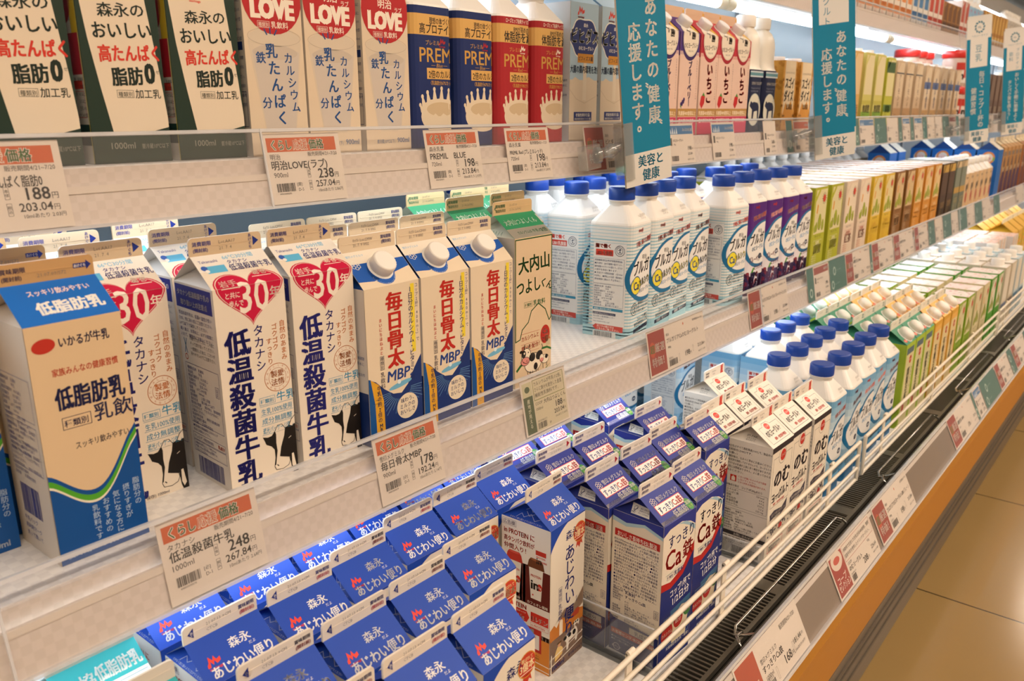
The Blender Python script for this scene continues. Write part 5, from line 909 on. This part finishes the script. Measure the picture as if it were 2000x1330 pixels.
card(RT, 2.361*yT, 2.45*yT, a_plain(None, 4, pr='568'), 'plain white price card below the two white yogurt bottles')
def strip(R, yk, seq, where):
    for i, (a, b, k, c) in enumerate(seq):
        art = {'t': a_teal, 'w': a_plain(None, i+2), 'b': a_plain('blue', i, '#4a80ae'), 'o': a_plain('o', i, '#cf6a48', ht='お買得品'), 'r': a_red('COOP', '調整豆乳 200ml', '200ml', '178', '192.24', '1.92'), 'e': a_plain('e', i, '#a34a3a', ht='厳選特価！')}[k]
        nm = {'t': 'teal strip', 'w': 'plain white price card', 'b': 'blue headed price card', 'o': 'orange headed price card', 'r': 'red ended price card', 'e': 'dark red headed price card'}[k]
        card(R, a*yk, b*yk-.001, art, f'{nm} on the {where}, {c}', name='rail_strip' if k == 't' else 'price_card', cat='strip' if k == 't' else 'price card')
def seqmk(s): return [(float(a), float(b), k, f'place {n}') for n, (a, b, k) in enumerate(s, 1)]
def nth(i): return ORD[i] if i < 12 else ['thirteenth', 'fourteenth', 'fifteenth', 'sixteenth', 'seventeenth', 'eighteenth', 'nineteenth', 'twentieth', 'twenty-first', 'twenty-second', 'twenty-third', 'twenty-fourth'][i-12]
def mk(s, ref): return [(a, b, k, f'{nth(i)} after {ref}') for i, (a, b, k) in enumerate(s)]
strip(RT, yT, mk([(2.53, 2.58, 't'), (2.59, 2.72, 'o'), (3.03, 3.16, 't'), (3.17, 3.22, 't'), (3.23, 3.40, 'b'), (3.41, 3.56, 't'), (3.57, 3.72, 'w'), (3.73, 3.78, 't'), (3.79, 3.90, 'b'), (3.91, 3.96, 't'), (3.97, 4.10, 'b'), (4.11, 4.18, 't'), (4.19, 4.32, 'w'), (4.33, 4.46, 'w'), (4.47, 4.60, 't'), (4.61, 4.74, 'e'), (4.75, 4.81, 't'), (4.95, 5.2, 'w'), (5.5, 5.7, 'w'), (6.1, 6.3, 't')], 'the white bottles'), 'upper rail')
card(RM, .464*yM, .464*yM+.093, a_orange('タカナシ', '低温殺菌牛乳', '1000ml', '248', '267.84', '2.68', 'D-1', '必'), 'orange headed price card priced 248 on the middle rail')
card(RM, .847*yM, .847*yM+.0935, a_orange('雪印メグミルク', '毎日骨太MBP', '900ml', '178', '192.24', '2.14', 'D-5', '必'), 'orange headed price card priced 178 on the middle rail')
card(RM, 1.244*yM, 1.244*yM+.0935, a_green, 'pale green price card with dark green end on the middle rail')
card(RM, 1.748*yM, 2.055*yM, a_red('明治', 'ブルガリアCaのむヨーグルト', '900g', '198', '213.84', '2.38'), 'red ended wide price card below the striped yogurt bottles')
card(RM, 2.349*yM, 2.655*yM, a_red('明治', 'ブルガリアのむヨーグルトブルーベリーミックス', '900g', '198', '213.84', '2.38'), 'red ended wide price card below the purple yogurt bottles')
strip(RM, yM, mk([(2.835, 2.90, 't'), (2.90, 3.055, 'e'), (3.06, 3.24, 't'), (3.24, 3.535, 'r'), (3.54, 3.57, 't'), (3.57, 3.865, 'r'), (3.88, 4.19, 'r'), (4.22, 4.455, 'r'), (4.475, 4.60, 't'), (4.61, 4.76, 'w'), (4.77, 4.95, 't'), (4.96, 5.11, 'w'), (5.12, 5.33, 't'), (5.34, 5.53, 'w'), (5.54, 5.75, 't'), (5.76, 5.98, 'w'), (6.1, 6.3, 't'), (6.9, 7.2, 'w')], 'the purple bottles'), 'middle rail')
card(RB, 2.44*.3145, 3.023*.3145, a_iron, 'orange ended wide price card priced 168 on the bottom rail', v1=64)
card(RB, 3.408*.3145, 3.985*.3145, a_sel, 'red ended price card priced 208 on the bottom rail', v1=64)
card(RB, 4.036*.3145, 4.637*.3145, a_red('明治', 'ブルガリアのむヨーグルトLB81プレーン', '900g', '198', '213.84', '2.38'), 'red ended price card priced 198 on the bottom rail', v1=64)
strip(RB, .3145, mk([(5.60, 6.28, 'r'), (6.285, 6.34, 't'), (6.345, 6.56, 'b'), (6.575, 7.10, 't'), (7.12, 7.62, 'r'), (7.64, 7.8, 't'), (7.82, 8.4, 'r'), (8.42, 8.7, 't'), (8.72, 9.2, 'r'), (9.25, 9.8, 't'), (9.85, 10.4, 'w')], 'the empty clear stretch'), 'bottom rail')
# ------------------------------------------------------------------ goods: upper shelf
FY = .755
K = k_tapered()
for i, x in enumerate((.258, .339, .420)): place(K, x, FY, ZT, 0, f'dark green milk carton with tapered cream panel, {ORD[i]} from the left', 'milk carton', 'tapered panel cartons')
K = k_love()
for i, x in enumerate((.4995, .573, .652)): place(K, x, FY, ZT, 0, f'cream milk carton with big red circle, {ORD[i]} from the left', 'milk carton', 'red circle cartons')
for kind, xs in (('blue', (.727, .808)), ('red', (.887, .970))):
    K = k_splash(kind)
    for i, x in enumerate(xs): place(K, x, FY, ZT, 0, f'{kind} bottle with gold band and milk splash print, {("left", "right")[i]} one of two', 'milk bottle', f'{kind} splash bottles')
K = k_cloud()
for i, x in enumerate((1.054, 1.138)): place(K, x, FY, ZT, 0, 'pale blue yogurt carton with navy cloud emblem, '+('beside the red bottles', 'half behind the hanging banner')[i], 'yogurt carton', 'blue cloud cartons')
K = k_oval('purple')
for i, x in enumerate((1.314, 1.392)): place(K, x, FY, ZT, 0, 'purple topped yogurt carton with white oval, '+('beside the hanging banner', 'beside the red topped ones')[i], 'yogurt carton', 'oval yogurt cartons')
K = k_oval('red')
for i, x in enumerate((1.471, 1.545, 1.617)): place(K, x, FY, ZT, 0, f'red topped yogurt carton with white oval, {ORD[i]} from the left', 'yogurt carton', 'oval yogurt cartons')
K = k_white_bottle()
for i, x in enumerate((1.696, 1.774)): place(K, x, FY, ZT, 0, f'white plastic yogurt bottle with dark navy label, {("left", "right")[i]} one of two', 'yogurt bottle', 'white yogurt bottles')
K = k_nut_box()
for i, x in enumerate((1.872, 1.972)): place(K, x, FY, ZT, 0, 'golden soybean carton with bold black lettering, '+('beside the white bottles', 'half behind the second banner')[i], 'drink carton', 'soybean cartons')
def far(K, pts, base, cat, group, z, ref='from the left'):
    for i, (x, y) in enumerate(pts): place(K, x, y, z, 0, f'{base}, {nth(i)} {ref}', cat, group)
wc = ('#ece7e0', 52, 46, .017, .014)
far(k_soy('tan_soy_carton', '#cfa65e', '#dcc090', '豆乳生活', '#a03a2a', 80, 196, 80, sun=False, bands=((20, 20, '#b5843c'),)), [(2.33, FY)], 'tan soy carton right of the second banner', 'drink carton', 'soy cartons of the upper shelf', ZT)
far(k_soy('green_leaf_soy_carton', '#c9c06a', '#dccfa4', '無調整', '#3a3226', 80, 196, 80, cap=wc, sun=False, bands=((24, 16, '#7fa23a'), (60, 10, '#b8b04a'))), [(2.436, FY), (2.538, FY)], 'yellow green soy carton with leaf band on the upper shelf', 'drink carton', 'soy cartons of the upper shelf', ZT)
far(k_soy('lime_soy_carton', '#b8b83c', '#d9cf9a', '調製', '#3f4a26', 80, 192, 80, cap=wc, sun=False, bands=((40, 20, '#5f7a3a'), (150, 30, '#46603a'))), [(2.638, FY)], 'lime soy carton with dark green band on the upper shelf', 'drink carton', 'soy cartons of the upper shelf', ZT)
far(k_soy('almond_carton', '#c7ae8e', '#d6c2a4', 'アーモンド', '#6a4a34', 80, 188, 80, cap=wc, sun=False, bands=((150, 4, '#4a4a52'), (20, 30, '#b08a60'))), [(2.738, FY), (2.843, FY), (2.953, FY)], 'tan almond drink carton on the upper shelf', 'drink carton', 'almond cartons', ZT)
far(k_soy('beige_blue_carton', '#cdb493', '#d9c6aa', '砂糖不使用', '#4a5a8a', 78, 186, 80, cap=wc, sun=False, bands=((112, 22, '#5f6f9a'), (20, 24, '#b8915f'))), [(3.07, FY), (3.175, FY), (3.285, FY), (3.39, FY), (3.495, FY)], 'beige drink carton with blue band on the upper shelf', 'drink carton', 'blue band cartons', ZT)
K = k_jar()
for i, (x, y, z) in enumerate(((3.61, .757, 0), (3.61, .757, .1315), (3.715, .757, 0), (3.715, .757, .1315), (3.42, .88, .1315), (3.52, .88, .1315), (3.62, .88, .1315), (3.42, .88, 0), (3.52, .88, 0), (3.62, .88, 0))): place(K, x, y, ZT+z, 0, f'plastic jar with ribbed red lid, {nth(i)} of the red lid jars', 'jar', 'red lid jars')
far(k_soy('dark_drink_carton', '#6a5244', '#7d6654', '黒豆', '#d9c8a8', 80, 190, 80, sun=False), [(3.84+.104*i, FY) for i in range(6)], 'dark brown drink carton of the upper shelf', 'drink carton', 'dark cartons of the upper shelf', ZT)
far(k_soy('pale_tan_drink_carton', '#b89878', '#c9b294', '玄米', '#5a4434', 80, 196, 80, sun=False, cap=wc), [(4.47+.104*i, FY) for i in range(18)], 'pale tan drink carton of the upper shelf', 'drink carton', 'pale cartons of the upper shelf', ZT) if 0 else None
K = k_soy('pale_tan_drink_carton', '#b89878', '#c9b294', '玄米', '#5a4434', 80, 196, 80, sun=False, cap=wc)
far(K, [(4.47+.104*i, FY) for i in range(16)], 'pale tan drink carton at the far end of upper shelf', 'drink carton', 'pale cartons of the upper shelf', ZT)
# high shelf at the top right
def mini(nm, c1, c2, t, tc, W=62, H=150): return k_soy(nm, c1, c2, t, tc, W, H, 60, sun=False, bands=((24, 26, c2),))
zU = ZC+.285; x = 2.62
U = [(mini('carrot_drink_carton', '#e2d6c8', '#d98a4a', '野菜', '#c96a2a'), 9, 'white small carton with orange print on the high shelf'), (mini('blue_stripe_carton', '#dcd6cc', '#4a7aa8', '牛乳', '#3a4a7a'), 3, 'white small carton with blue print on the high shelf'), (mini('red_print_carton', '#e0d2c6', '#b8432e', '豆乳', '#b8432e'), 3, 'white small carton with red print on the high shelf'), (mini('kraft_carton', '#a87a44', '#6f4a28', '珈琲', '#3a2618', 66, 120), 4, 'kraft brown small carton on the high shelf'), (mini('rose_stripe_carton', '#d6c4ba', '#b5503c', 'ゼリー', '#b5503c'), 2, 'white small carton with rose stripes on the high shelf'), (k_small_bottle('#e9eef2', '#8fb4d0', .062, .14, '#c04a7a'), 4, 'blue labelled small bottle on the high shelf'), (mini('amber_carton', '#a8742c', '#c9a050', '茶', '#f0e0c0'), 8, 'amber brown small carton on the high shelf'), (k_small_bottle('#ded8ce', '#b9b2a6', .062, .15, '#5a5a5a'), 6, 'grey white small bottle on the high shelf'), (mini('ochre_carton', '#96703a', '#6a4e2c', '茶', '#e0d0b0'), 9, 'ochre small carton on the high shelf')]
for K, n, nm in U:
    pts = []
    for i in range(n): pts.append((x, .875)); x += .072
    far(K, pts, nm, 'bottle' if 'bottle' in nm else 'drink carton', 'goods on the high shelf', zU)

# ------------------------------------------------------------------ goods: middle shelf
K = k_navy_wave()
for (x, y, r, t) in ((.140, .700, 0, 'cut off by the left edge'), (.219, .640, .01, 'foremost on the middle shelf'), (.215, .722, 0, 'just behind the foremost one'), (.212, .800, 0, 'deepest in its column')): place(K, x, y, ZM, r, f'cream and navy wave milk carton with blue roof, {t}', 'milk carton', 'navy wave cartons')
K = k_heart()
for (x, y, r, t) in ((.288, .697, 0, 'set back beside the navy wave carton'), (.288, .778, .02, 'second in the left column'), (.290, .858, 0, 'third in the left column'), (.3775, .6516, -.06, 'at the front with its side showing'), (.386, .735, 0, 'behind the one with its side showing'), (.389, .815, 0, 'deepest in the middle column'), (.4575, .6493, -.07, 'front right beside the red lettered cartons')): place(K, x, y, ZM, r, f'milk carton with crimson heart, {t}', 'milk carton', 'red heart cartons')
K = k_bone()
for j, y in enumerate((.632, .712, .79)):
    for i, x in enumerate((.532, .612, .692)): place(K, x, y, ZM, 0, f'capped cream and navy carton with red characters, {ROW[j]}, {ORD[i]} from left', 'milk carton', 'red character cartons')
K = k_green_hill()
for (x, y, r, t) in ((.776, .6345, -.04, 'foremost with the cow showing'), (.776, .714, 0, 'second in the left column'), (.780, .792, 0, 'third in the left column'), (.860, .710, 0, 'foremost of the middle column'), (.863, .788, 0, 'second of the middle column'), (.948, .812, 0, 'at the back right')): place(K, x, y, ZM, r, f'cream milk carton with green roof, {t}', 'milk carton', 'green roof cartons')
KC, KP, KB = k_calcium_bottle('Ca'), k_calcium_bottle('plain'), k_calcium_bottle('blueberry'); bw = .038
def bott(K, cx, cy, z, r, t, cat, g):
    cs, sn = math.cos(r), math.sin(r); place(K, cx-cs*bw+sn*bw, cy-sn*bw-cs*bw, z, r, t, cat, g)
for i, (x, y, r) in enumerate(((1.10, .685, .10), (1.180, .69, .02), (1.258, .70, .02), (1.333, .702, 0), (1.415, .666, -.10))): bott(KC, x, y, ZM, r, f'blue striped yogurt bottle with blue cap, front row, {ORD[i]} from left', 'yogurt bottle', 'striped yogurt bottles')
for i, (x, y, r) in enumerate(((1.135, .795, .04), (1.225, .82, 0), (1.144, .885, 0), (1.237, .917, 0), (1.315, .905, 0), (1.39, .89, 0), (1.315, .825, 0), (1.43, .79, 0), (.93, .95, 0), (1.02, .955, 0))): bott(KC, x, y, ZM, r, f'blue striped yogurt bottle with blue cap, behind the front row, spot {i+1} from left', 'yogurt bottle', 'striped yogurt bottles')
for i, (x, y, r) in enumerate(((1.512, .672, -.05), (1.588, .67, -.04), (1.664, .667, -.03), (1.740, .667, -.03))): bott(KB, x, y, ZM, r, f'purple berry yogurt bottle with blue cap, front row, {ORD[i]} from left', 'yogurt bottle', 'purple yogurt bottles')
for i, (x, y) in enumerate(((1.525, .80), (1.603, .775), (1.682, .772), (1.76, .771))): bott(KB, x, y, ZM, 0, f'purple berry yogurt bottle with blue cap, second row, {ORD[i]} from left', 'yogurt bottle', 'purple yogurt bottles')
SY = [('lime_soy_carton', '#aeb02e', '#d9cfa0', '調製', '#efe9c8', '低糖質', 2, 'lime green soy carton'), ('black_tea_soy_carton', '#dcc8b2', '#e4d4bc', '紅茶', '#b0442e', '豆乳飲料', 2, 'red lettered cream soy carton'), ('yellow_soy_carton', '#d8b436', '#dccb96', 'バナナ', '#c9982a', '豆乳飲料', 2, 'yellow soy carton'), ('brown_soy_carton', '#8a5f30', '#cfb488', '麦芽', '#ead8b4', 'コーヒー', 2, 'brown soy carton'), ('orange_soy_carton', '#d08e36', '#dcc08c', 'ココア', '#f0d8a8', '豆乳飲料', 3, 'orange soy carton')]
x = 1.806
for nm, c1, pn, t, tc, t2, n, lab in SY:
    K = k_soy(nm, c1, pn, t, tc, 80, 183, 86, t2, dots='#d9897a' if 'lime' not in nm else '#c9b04a')
    for i in range(n):
        for j in range(4): place(K, x, .636+.091*j, ZM, 0, f'{lab} on the middle shelf, {ROW[j]}, {ORD[i]} of its kind', 'drink carton', 'soy cartons of the middle shelf')
        x += .1032
far(k_soy('dark_brown_carton', '#4c382a', '#5a4434', '珈琲', '#b89a6a', 78, 178, 80, sun=False, bands=((150, 24, '#c09a4a'), (10, 30, '#3a2a20')), topc='#d9c9b0'), [(2.945, .636), (3.035, .636), (2.945, .72), (3.035, .72)], 'dark brown drink carton with gold band on the middle shelf', 'drink carton', 'dark brown cartons', ZM)
far(k_soy('grey_green_carton', '#6f7464', '#7f8474', '抹茶', '#c9b98a', 76, 180, 80, sun=False, bands=((156, 20, '#cdb48a'), (70, 20, '#b8924a')), topc='#c9d0d0'), [(3.13, .636), (3.215, .636), (3.13, .72), (3.215, .72)], 'grey green drink carton on the middle shelf', 'drink carton', 'grey green cartons', ZM)
K = k_small_bottle('#efebe4', '#d2b48c')
for j, y in enumerate((.64, .712)):
    for i in range(6): place(K, 3.31+.083*i, y, ZM, 0, f'small white topped bottle with tan label, {ROW[j]}, {ORD[i]} from left', 'drink bottle', 'small white topped bottles')
K = k_small_bottle('#f3f1ec', '#b8a27e', .066, .168)
for i in range(14): place(K, 2.10+.096*i, 1.005, ZM, 0, f'white capped bottle behind the soy cartons, {nth(i)} from the left', 'drink bottle', 'white capped bottles at the back')
K = k_pentagon()
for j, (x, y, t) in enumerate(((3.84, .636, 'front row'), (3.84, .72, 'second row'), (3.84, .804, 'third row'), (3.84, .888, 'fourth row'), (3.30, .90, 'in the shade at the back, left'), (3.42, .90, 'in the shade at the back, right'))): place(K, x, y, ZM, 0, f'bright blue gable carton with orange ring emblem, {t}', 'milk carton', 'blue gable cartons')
far(k_brown('#b98a50', '#4a2440', 'brown_coffee_carton'), [(3.95+.088*i, .636) for i in range(5)], 'brown and plum gable carton on the middle shelf', 'milk carton', 'brown gable cartons', ZM)
far(k_brown('#a8693a', '#6a3420', 'russet_coffee_carton'), [(4.41+.088*i, .636) for i in range(6)], 'russet brown gable carton on the middle shelf', 'milk carton', 'brown gable cartons', ZM)

# ------------------------------------------------------------------ goods: bottom deck
K = k_teal()
for (x, y, t) in ((.196, .612, 'rear one beside the blue roofs'), (.192, .535, 'front one beside the blue roofs'), (.116, .612, 'cut off at the left'), (.114, .535, 'lower left corner'), (.196, .69, 'under the middle shelf')): place(K, x, y, ZL, 0, f'white milk carton with teal roof, {t}', 'milk carton', 'teal roof cartons')
K = k_blue_script(); cols = (.288, .367, .446, .527, .605, .682)
pr = [(0, .405), (1, .402), (2, .400), (0, .484), (1, .478), (2, .480), (3, .484)]
BL = {0: [(0, .405), (1, .402), (2, .400)], 1: [(0, .484), (1, .478), (2, .480), (3, .490)], 2: [(0, .565), (1, .5586), (2, .5665), (3, .5789), (4, .581), (5, .586)], 3: [(0, .645), (1, .64), (2, .646), (3, .657), (4, .659), (5, .664)]}
for j, L_ in BL.items():
    for i, y in L_: place(K, cols[i], y, ZL, random.uniform(-.025, .015), f'blue roofed milk carton with red peak mark, {ROW[j]}, {ORD[i]} column from left', 'milk carton', 'blue roofed cartons')
place(K, .681, .5039, ZL, .0287, 'blue roofed milk carton standing alone at front with printed side showing', 'milk carton', 'blue roofed cartons')
K = k_iron()
IR = {0: [(.7716, .4085, -.0538), (.853, .409, -.02)], 1: [(.770, .483, -.02), (.852, .484, -.04), (.933, .488, -.02)], 2: [(.773, .562, -.03), (.850, .558, -.03), (1.003, .472, -.03)], 3: [(.775, .642, -.02), (.853, .640, -.03), (.993, .548, -.04), (1.0, .632, -.03)]}
for j, L_ in IR.items():
    for i, (x, y, r) in enumerate(L_): place(K, x, y, ZL, r, f'violet blue milk carton with green dot, {ROW[j]}, {ORD[i]} from the left', 'milk carton', 'violet blue cartons')
K = k_drink_yogurt()
for (x, y, r, t) in ((1.0901, .4089, -.03, 'front row, left with full side showing'), (1.168, .409, -.02, 'front row, middle'), (1.245, .405, -.02, 'front row, right beside the bottles'), (1.085, .487, -.02, 'second row, left'), (1.163, .486, -.02, 'second row, middle'), (1.242, .482, -.02, 'second row, right'), (1.240, .560, -.02, 'at the back')): place(K, x, y, ZL, r, f'cream drinking yogurt carton with red dot, {t}', 'yogurt carton', 'cream yogurt cartons')
PB = {0: [(1.403, .453), (1.487, .451), (1.569, .453), (1.652, .456), (1.735, .455)], 1: [(1.411, .534), (1.494, .532), (1.572, .533), (1.648, .534), (1.731, .535)], 2: [(1.569, .615), (1.646, .615), (1.726, .615)], 3: [(1.569, .70), (1.648, .70), (1.728, .70)]}
for j, L_ in PB.items():
    for i, (x, y) in enumerate(L_): bott(KP, x, y, ZL, random.uniform(-.05, .03), f'pale blue yogurt bottle with blue cap, {ROW[j]}, {ORD[i]} from the left', 'yogurt bottle', 'pale blue yogurt bottles')
for i, (x, y) in enumerate(((1.49, .79), (1.41, .88), (1.50, .90))): bott(KP, x, y, ZL, 0, f'pale blue yogurt bottle in shade under the middle shelf, {ORD[i]} from front', 'yogurt bottle', 'pale blue yogurt bottles')
ys = (.41, .487, .566, .646)
K = k_spout('green_spout_carton', '#3f8a6a', '#a8c23c', '#d9cfa0', '調製豆乳', '#4a4a2a')
for j, y in enumerate(ys):
    for i, x in enumerate((1.790, 1.866, 1.942)): place(K, x, y, ZL, 0, f'green roofed soy carton with domed cap, {ROW[j]}, {ORD[i]} from the left', 'drink carton', 'green spout cartons')
K = k_spout('yellow_spout_carton', '#e9b765', '#dca63c', '#e2cf9c', '有機豆乳', '#4a3a2a')
for j, y in enumerate(ys):
    for i, x in enumerate((2.024, 2.105, 2.186)): place(K, x, y, ZL, 0, f'yellow roofed soy carton with domed cap, {ROW[j]}, {ORD[i]} from the left', 'drink carton', 'yellow spout cartons')
for nm, c1, pn, tc, xs, lab, dots in (('lime_brick_carton', '#8fae2c', '#d9cfa4', '#6f8a2a', (2.275, 2.375), 'lime green soy brick', '#d98a8a'), ('cream_brick_carton', '#d6c89a', '#ddd0a8', '#8a8a5a', (2.478, 2.58), 'cream soy brick', '#d98a80'), ('leaf_brick_carton', '#55a02c', '#e0d8c0', '#4a7a3a', (2.685, 2.785), 'leaf green soy brick', '#d9a070')):
    K = k_soy(nm, c1, pn, '豆乳', tc, 80, 186, 84, '調製', topc='#efe2dc', dots=dots)
    for j, y in enumerate((.412, .51, .608, .706)):
        for i, x in enumerate(xs): place(K, x, y, ZL, 0, f'{lab} with shiny folded top, {ROW[j]}, {ORD[i]} from left', 'drink carton', 'soy bricks of the bottom deck')
for nm, c1, tc, xs, lab, topc in (('white_screw_cap_carton', '#d9ccb4', '#6a7a9a', (2.885,), 'cream carton with white screw cap', '#eae2da'), ('ivory_screw_cap_carton', '#cfc2a8', '#7a6a5a', (2.99,), 'ivory carton with white screw cap', '#e6e4e0'), ('sky_screw_cap_carton', '#c2cfd2', '#4a7a9a', (3.095, 3.20), 'sky blue topped carton with white screw cap', '#b9d6e2')):
    K = k_soy(nm, c1, '#e0d6c4', 'オーツ', tc, 84, 190, 66, sun=False, topc=topc, cap=('#efe9e0', 40, 32, .0185, .022), dots='#d8cfc6', bands=((60, 14, tc),))
    for j in range(6):
        for i, x in enumerate(xs): place(K, x, .41+.071*j, ZL, 0, f'{lab}, {ROW[j]}, {ORD[i]} of its kind', 'drink carton', 'screw cap cartons')
def k_low_box(nm, c1, c2, H=.2):
    f = Sheet(); f.rect(0, 0, 110, 300, c1); f.rect(16, 0, 10, 300, c2, 1); f.rect(72, 0, 10, 300, c2, 1); f.para(SMALL[:9], 34, H*900, 5, 9, '#7a6a6a', 34); l = Sheet(); l.rect(0, 0, 90, 300, '#dcd6d2'); l.bars(50, 20, 26, 60, '#5a5a66', 3); l.rect(10, 0, 9, 300, c2, 1); l.rect(40, 20, 6, H*800, '#8a8a92', 1)
    t = Sheet(); t.rect(0, 0, 110, 90, '#e6c4b4'); [t.disc(random.random()*110, random.random()*90, 9, random.choice(('#d98a5a', '#efe0d4', '#d9a070')), 3, 1, 8) for i in range(20)]
    return brick(nm, .11, H, .09, c1, f, l, t)
K = k_low_box('orange_stripe_box', '#e0d8d0', '#d9943a', .20)
for i, (x, y) in enumerate(((3.32, .52), (3.44, .52), (3.32, .62), (3.44, .62), (3.32, .72), (3.56, .50), (3.56, .60))): place(K, x, y, ZL, 0, f'white box with orange stripes beyond the screw cap cartons, {ORD[i]}', 'box', 'orange stripe boxes')
yf_ = Sheet(); yf_.rect(0, 0, 100, 260, '#d9b02a'); [yf_.disc(12+random.random()*76, 20+random.random()*150, 9, random.choice(('#c98a2a', '#e6d3a0', '#6f8a2a', '#d96a2a')), 6, 1, 10) for i in range(30)]; yf_.text('果実', 50, 90, 26, '#e9e0c0', .03, 'c', L=3); yf_.rect(0, 182, 100, 60, '#d9a83a', 1); yl_ = Sheet(); yl_.rect(0, 0, 100, 300, '#cfa82a')
K = gable('yellow_fruit_carton', .10, .195, .09, '#d2aa2c', '#d8ac42', '#ece2c4', '#c9a030', yf_, yl_, Hr=.034)
for j, y in enumerate((.52, .62, .72)):
    for i in range(8): place(K, 3.70+.112*i, y, ZL, 0, f'bright yellow fruit drink carton at the far end, {ROW[j]}, {ORD[i]} from left', 'drink carton', 'yellow fruit cartons')

# ------------------------------------------------------------------ hanging banners
def wreath(s, x, y, r, c):
    for i in range(11): a = 2*math.pi*i/11; s.disc(x+r*math.cos(a), y+r*math.sin(a), r*.30, c, r*.17, 2, 10, a+.9)
    s.text('HL', x, y-r*.3, r*.7, c, 0, 'c')
def banner(x, y, z, yaw, cols, panel, label, k=1.0):
    T, Wt = '#0d7d9f', '#dcd8d0'; W, H = 100, 450
    r = link('hanging_banner', None, None, (x, y, z)); r.rotation_euler = (0, -math.radians(7.6), -yaw); tag(r, label, 'banner', 'teal hanging banners')
    s = Sheet(); s.rect(0, 0, W, 48, Wt, 0); s.rect(0, 48, W, 332, T, 0); s.rect(0, 380, W, H-380, Wt, 0); s.rect(15, 279, W-28, 101, Wt, 1)
    s.text('美容と', 54, 26, 19, '#16809f', .03, 'c', L=2); s.text('健康', 54, 5, 19, '#16809f', .03, 'c', L=2)
    for t, u, v, h, st in cols: s.vtext(t, u, v, h, '#eeebe4', .03, st, L=3)
    for t, u, v, h in panel: s.vtext(t, u, v, h, '#1f7f9c', .0, h*1.08, L=3)
    wreath(s, 52, 420, 18, '#1c6f86'); s.text('ヘルシーライフ', 52, 386, 9.5, '#3a8296', .0, 'c', 70, L=2)
    for nm, dy, art in (('board', 0, 1), ('rear_board', .012, 0)):
        mb = MB(); mb.box(0, W*k/1000, dy, dy+.0032, 0, H*k/1000, '#b9a486'); n = Vector((0, -1, 0))
        if not art:
            mb.face([(.0001, dy-.0001, 0), (W*k/1000, dy-.0001, 0), (W*k/1000, dy-.0001, H*k/1000), (.0001, dy-.0001, H*k/1000)], Wt)
            mb.face([(.0001, dy-.0002, .048*k), (W*k/1000, dy-.0002, .048*k), (W*k/1000, dy-.0002, .38*k), (.0001, dy-.0002, .38*k)], T)
        else: s.apply(lambda u, v: mb, lambda u, v, a, c: (Vector((u*k/1000, dy, v*k/1000)), n))
        o = link(nm, mb.build(nm), r); o.location = (.012 if dy else 0, 0, .01 if dy else 0)
    mb = MB(); A = clear('clip_plastic', '#f2f4f4', .30, .08, .10)
    mb.box(-.002, .016, -.0035, -.0015, .012, .095, A); mb.box(-.002, .016, .0165, .018, .012, .095, A); mb.box(-.004, -.002, -.0035, .018, .02, .09, A)
    mb.tube([(-.004, .008, .062), (-.024, .012, .058), (-.040, .022, .054)], .0075, A, 12); mb.lathe([(.001, -.011), (.008, -.008), (.011, 0), (.008, .008), (.001, .011)], A, 16, (-.018, .010, .059), (1, 0, 0)); mb.lathe([(.012, 0), (.012, .006)], A, 16, (-.034, .018, .055), (-1, .3, 0)); mb.box(-.062, -.030, .020, .034, .036, .070, A)
    link('clip', mb.build('clip'), r)
main = [('あなたの', 68, 264.5, 27, 29), ('〟', 60, 158, 20, 20), ('健康', 67, 143, 27, 30), ('〝', 74, 92, 20, 20), ('応援します。', 32, 232, 27, 27.5)]
banner(1.073, .66, ZC-.113, .22, main, [('のむ', 64, 372, 22), ('ヨーグルト', 34, 376, 19)], 'teal hanging banner nearest the viewer beside the red splash bottles')
banner(1.854, .66, ZC-.107, .62, main, [('のむ', 64, 372, 22), ('ヨーグルト', 34, 376, 19)], 'teal hanging banner second from the left beside the golden soybean cartons')
banner(3.31, .66, ZC-.119, .70, [('毎日、コップ1杯の', 66, 264, 24, 23), ('健康習慣', 34, 206, 24, 25)], [('豆乳', 50, 360, 30)], 'teal hanging banner with two large characters in its white panel', .92)
banner(3.969, .66, ZC-.103, .78, [('おいしく手軽に効率よく', 66, 270, 20, 19.5), ('タンパク質を摂ろう！', 34, 240, 18, 17.5)], [('プロテイン', 66, 374, 17), ('飲料', 36, 360, 20)], 'teal hanging banner farthest right in the row', .9)
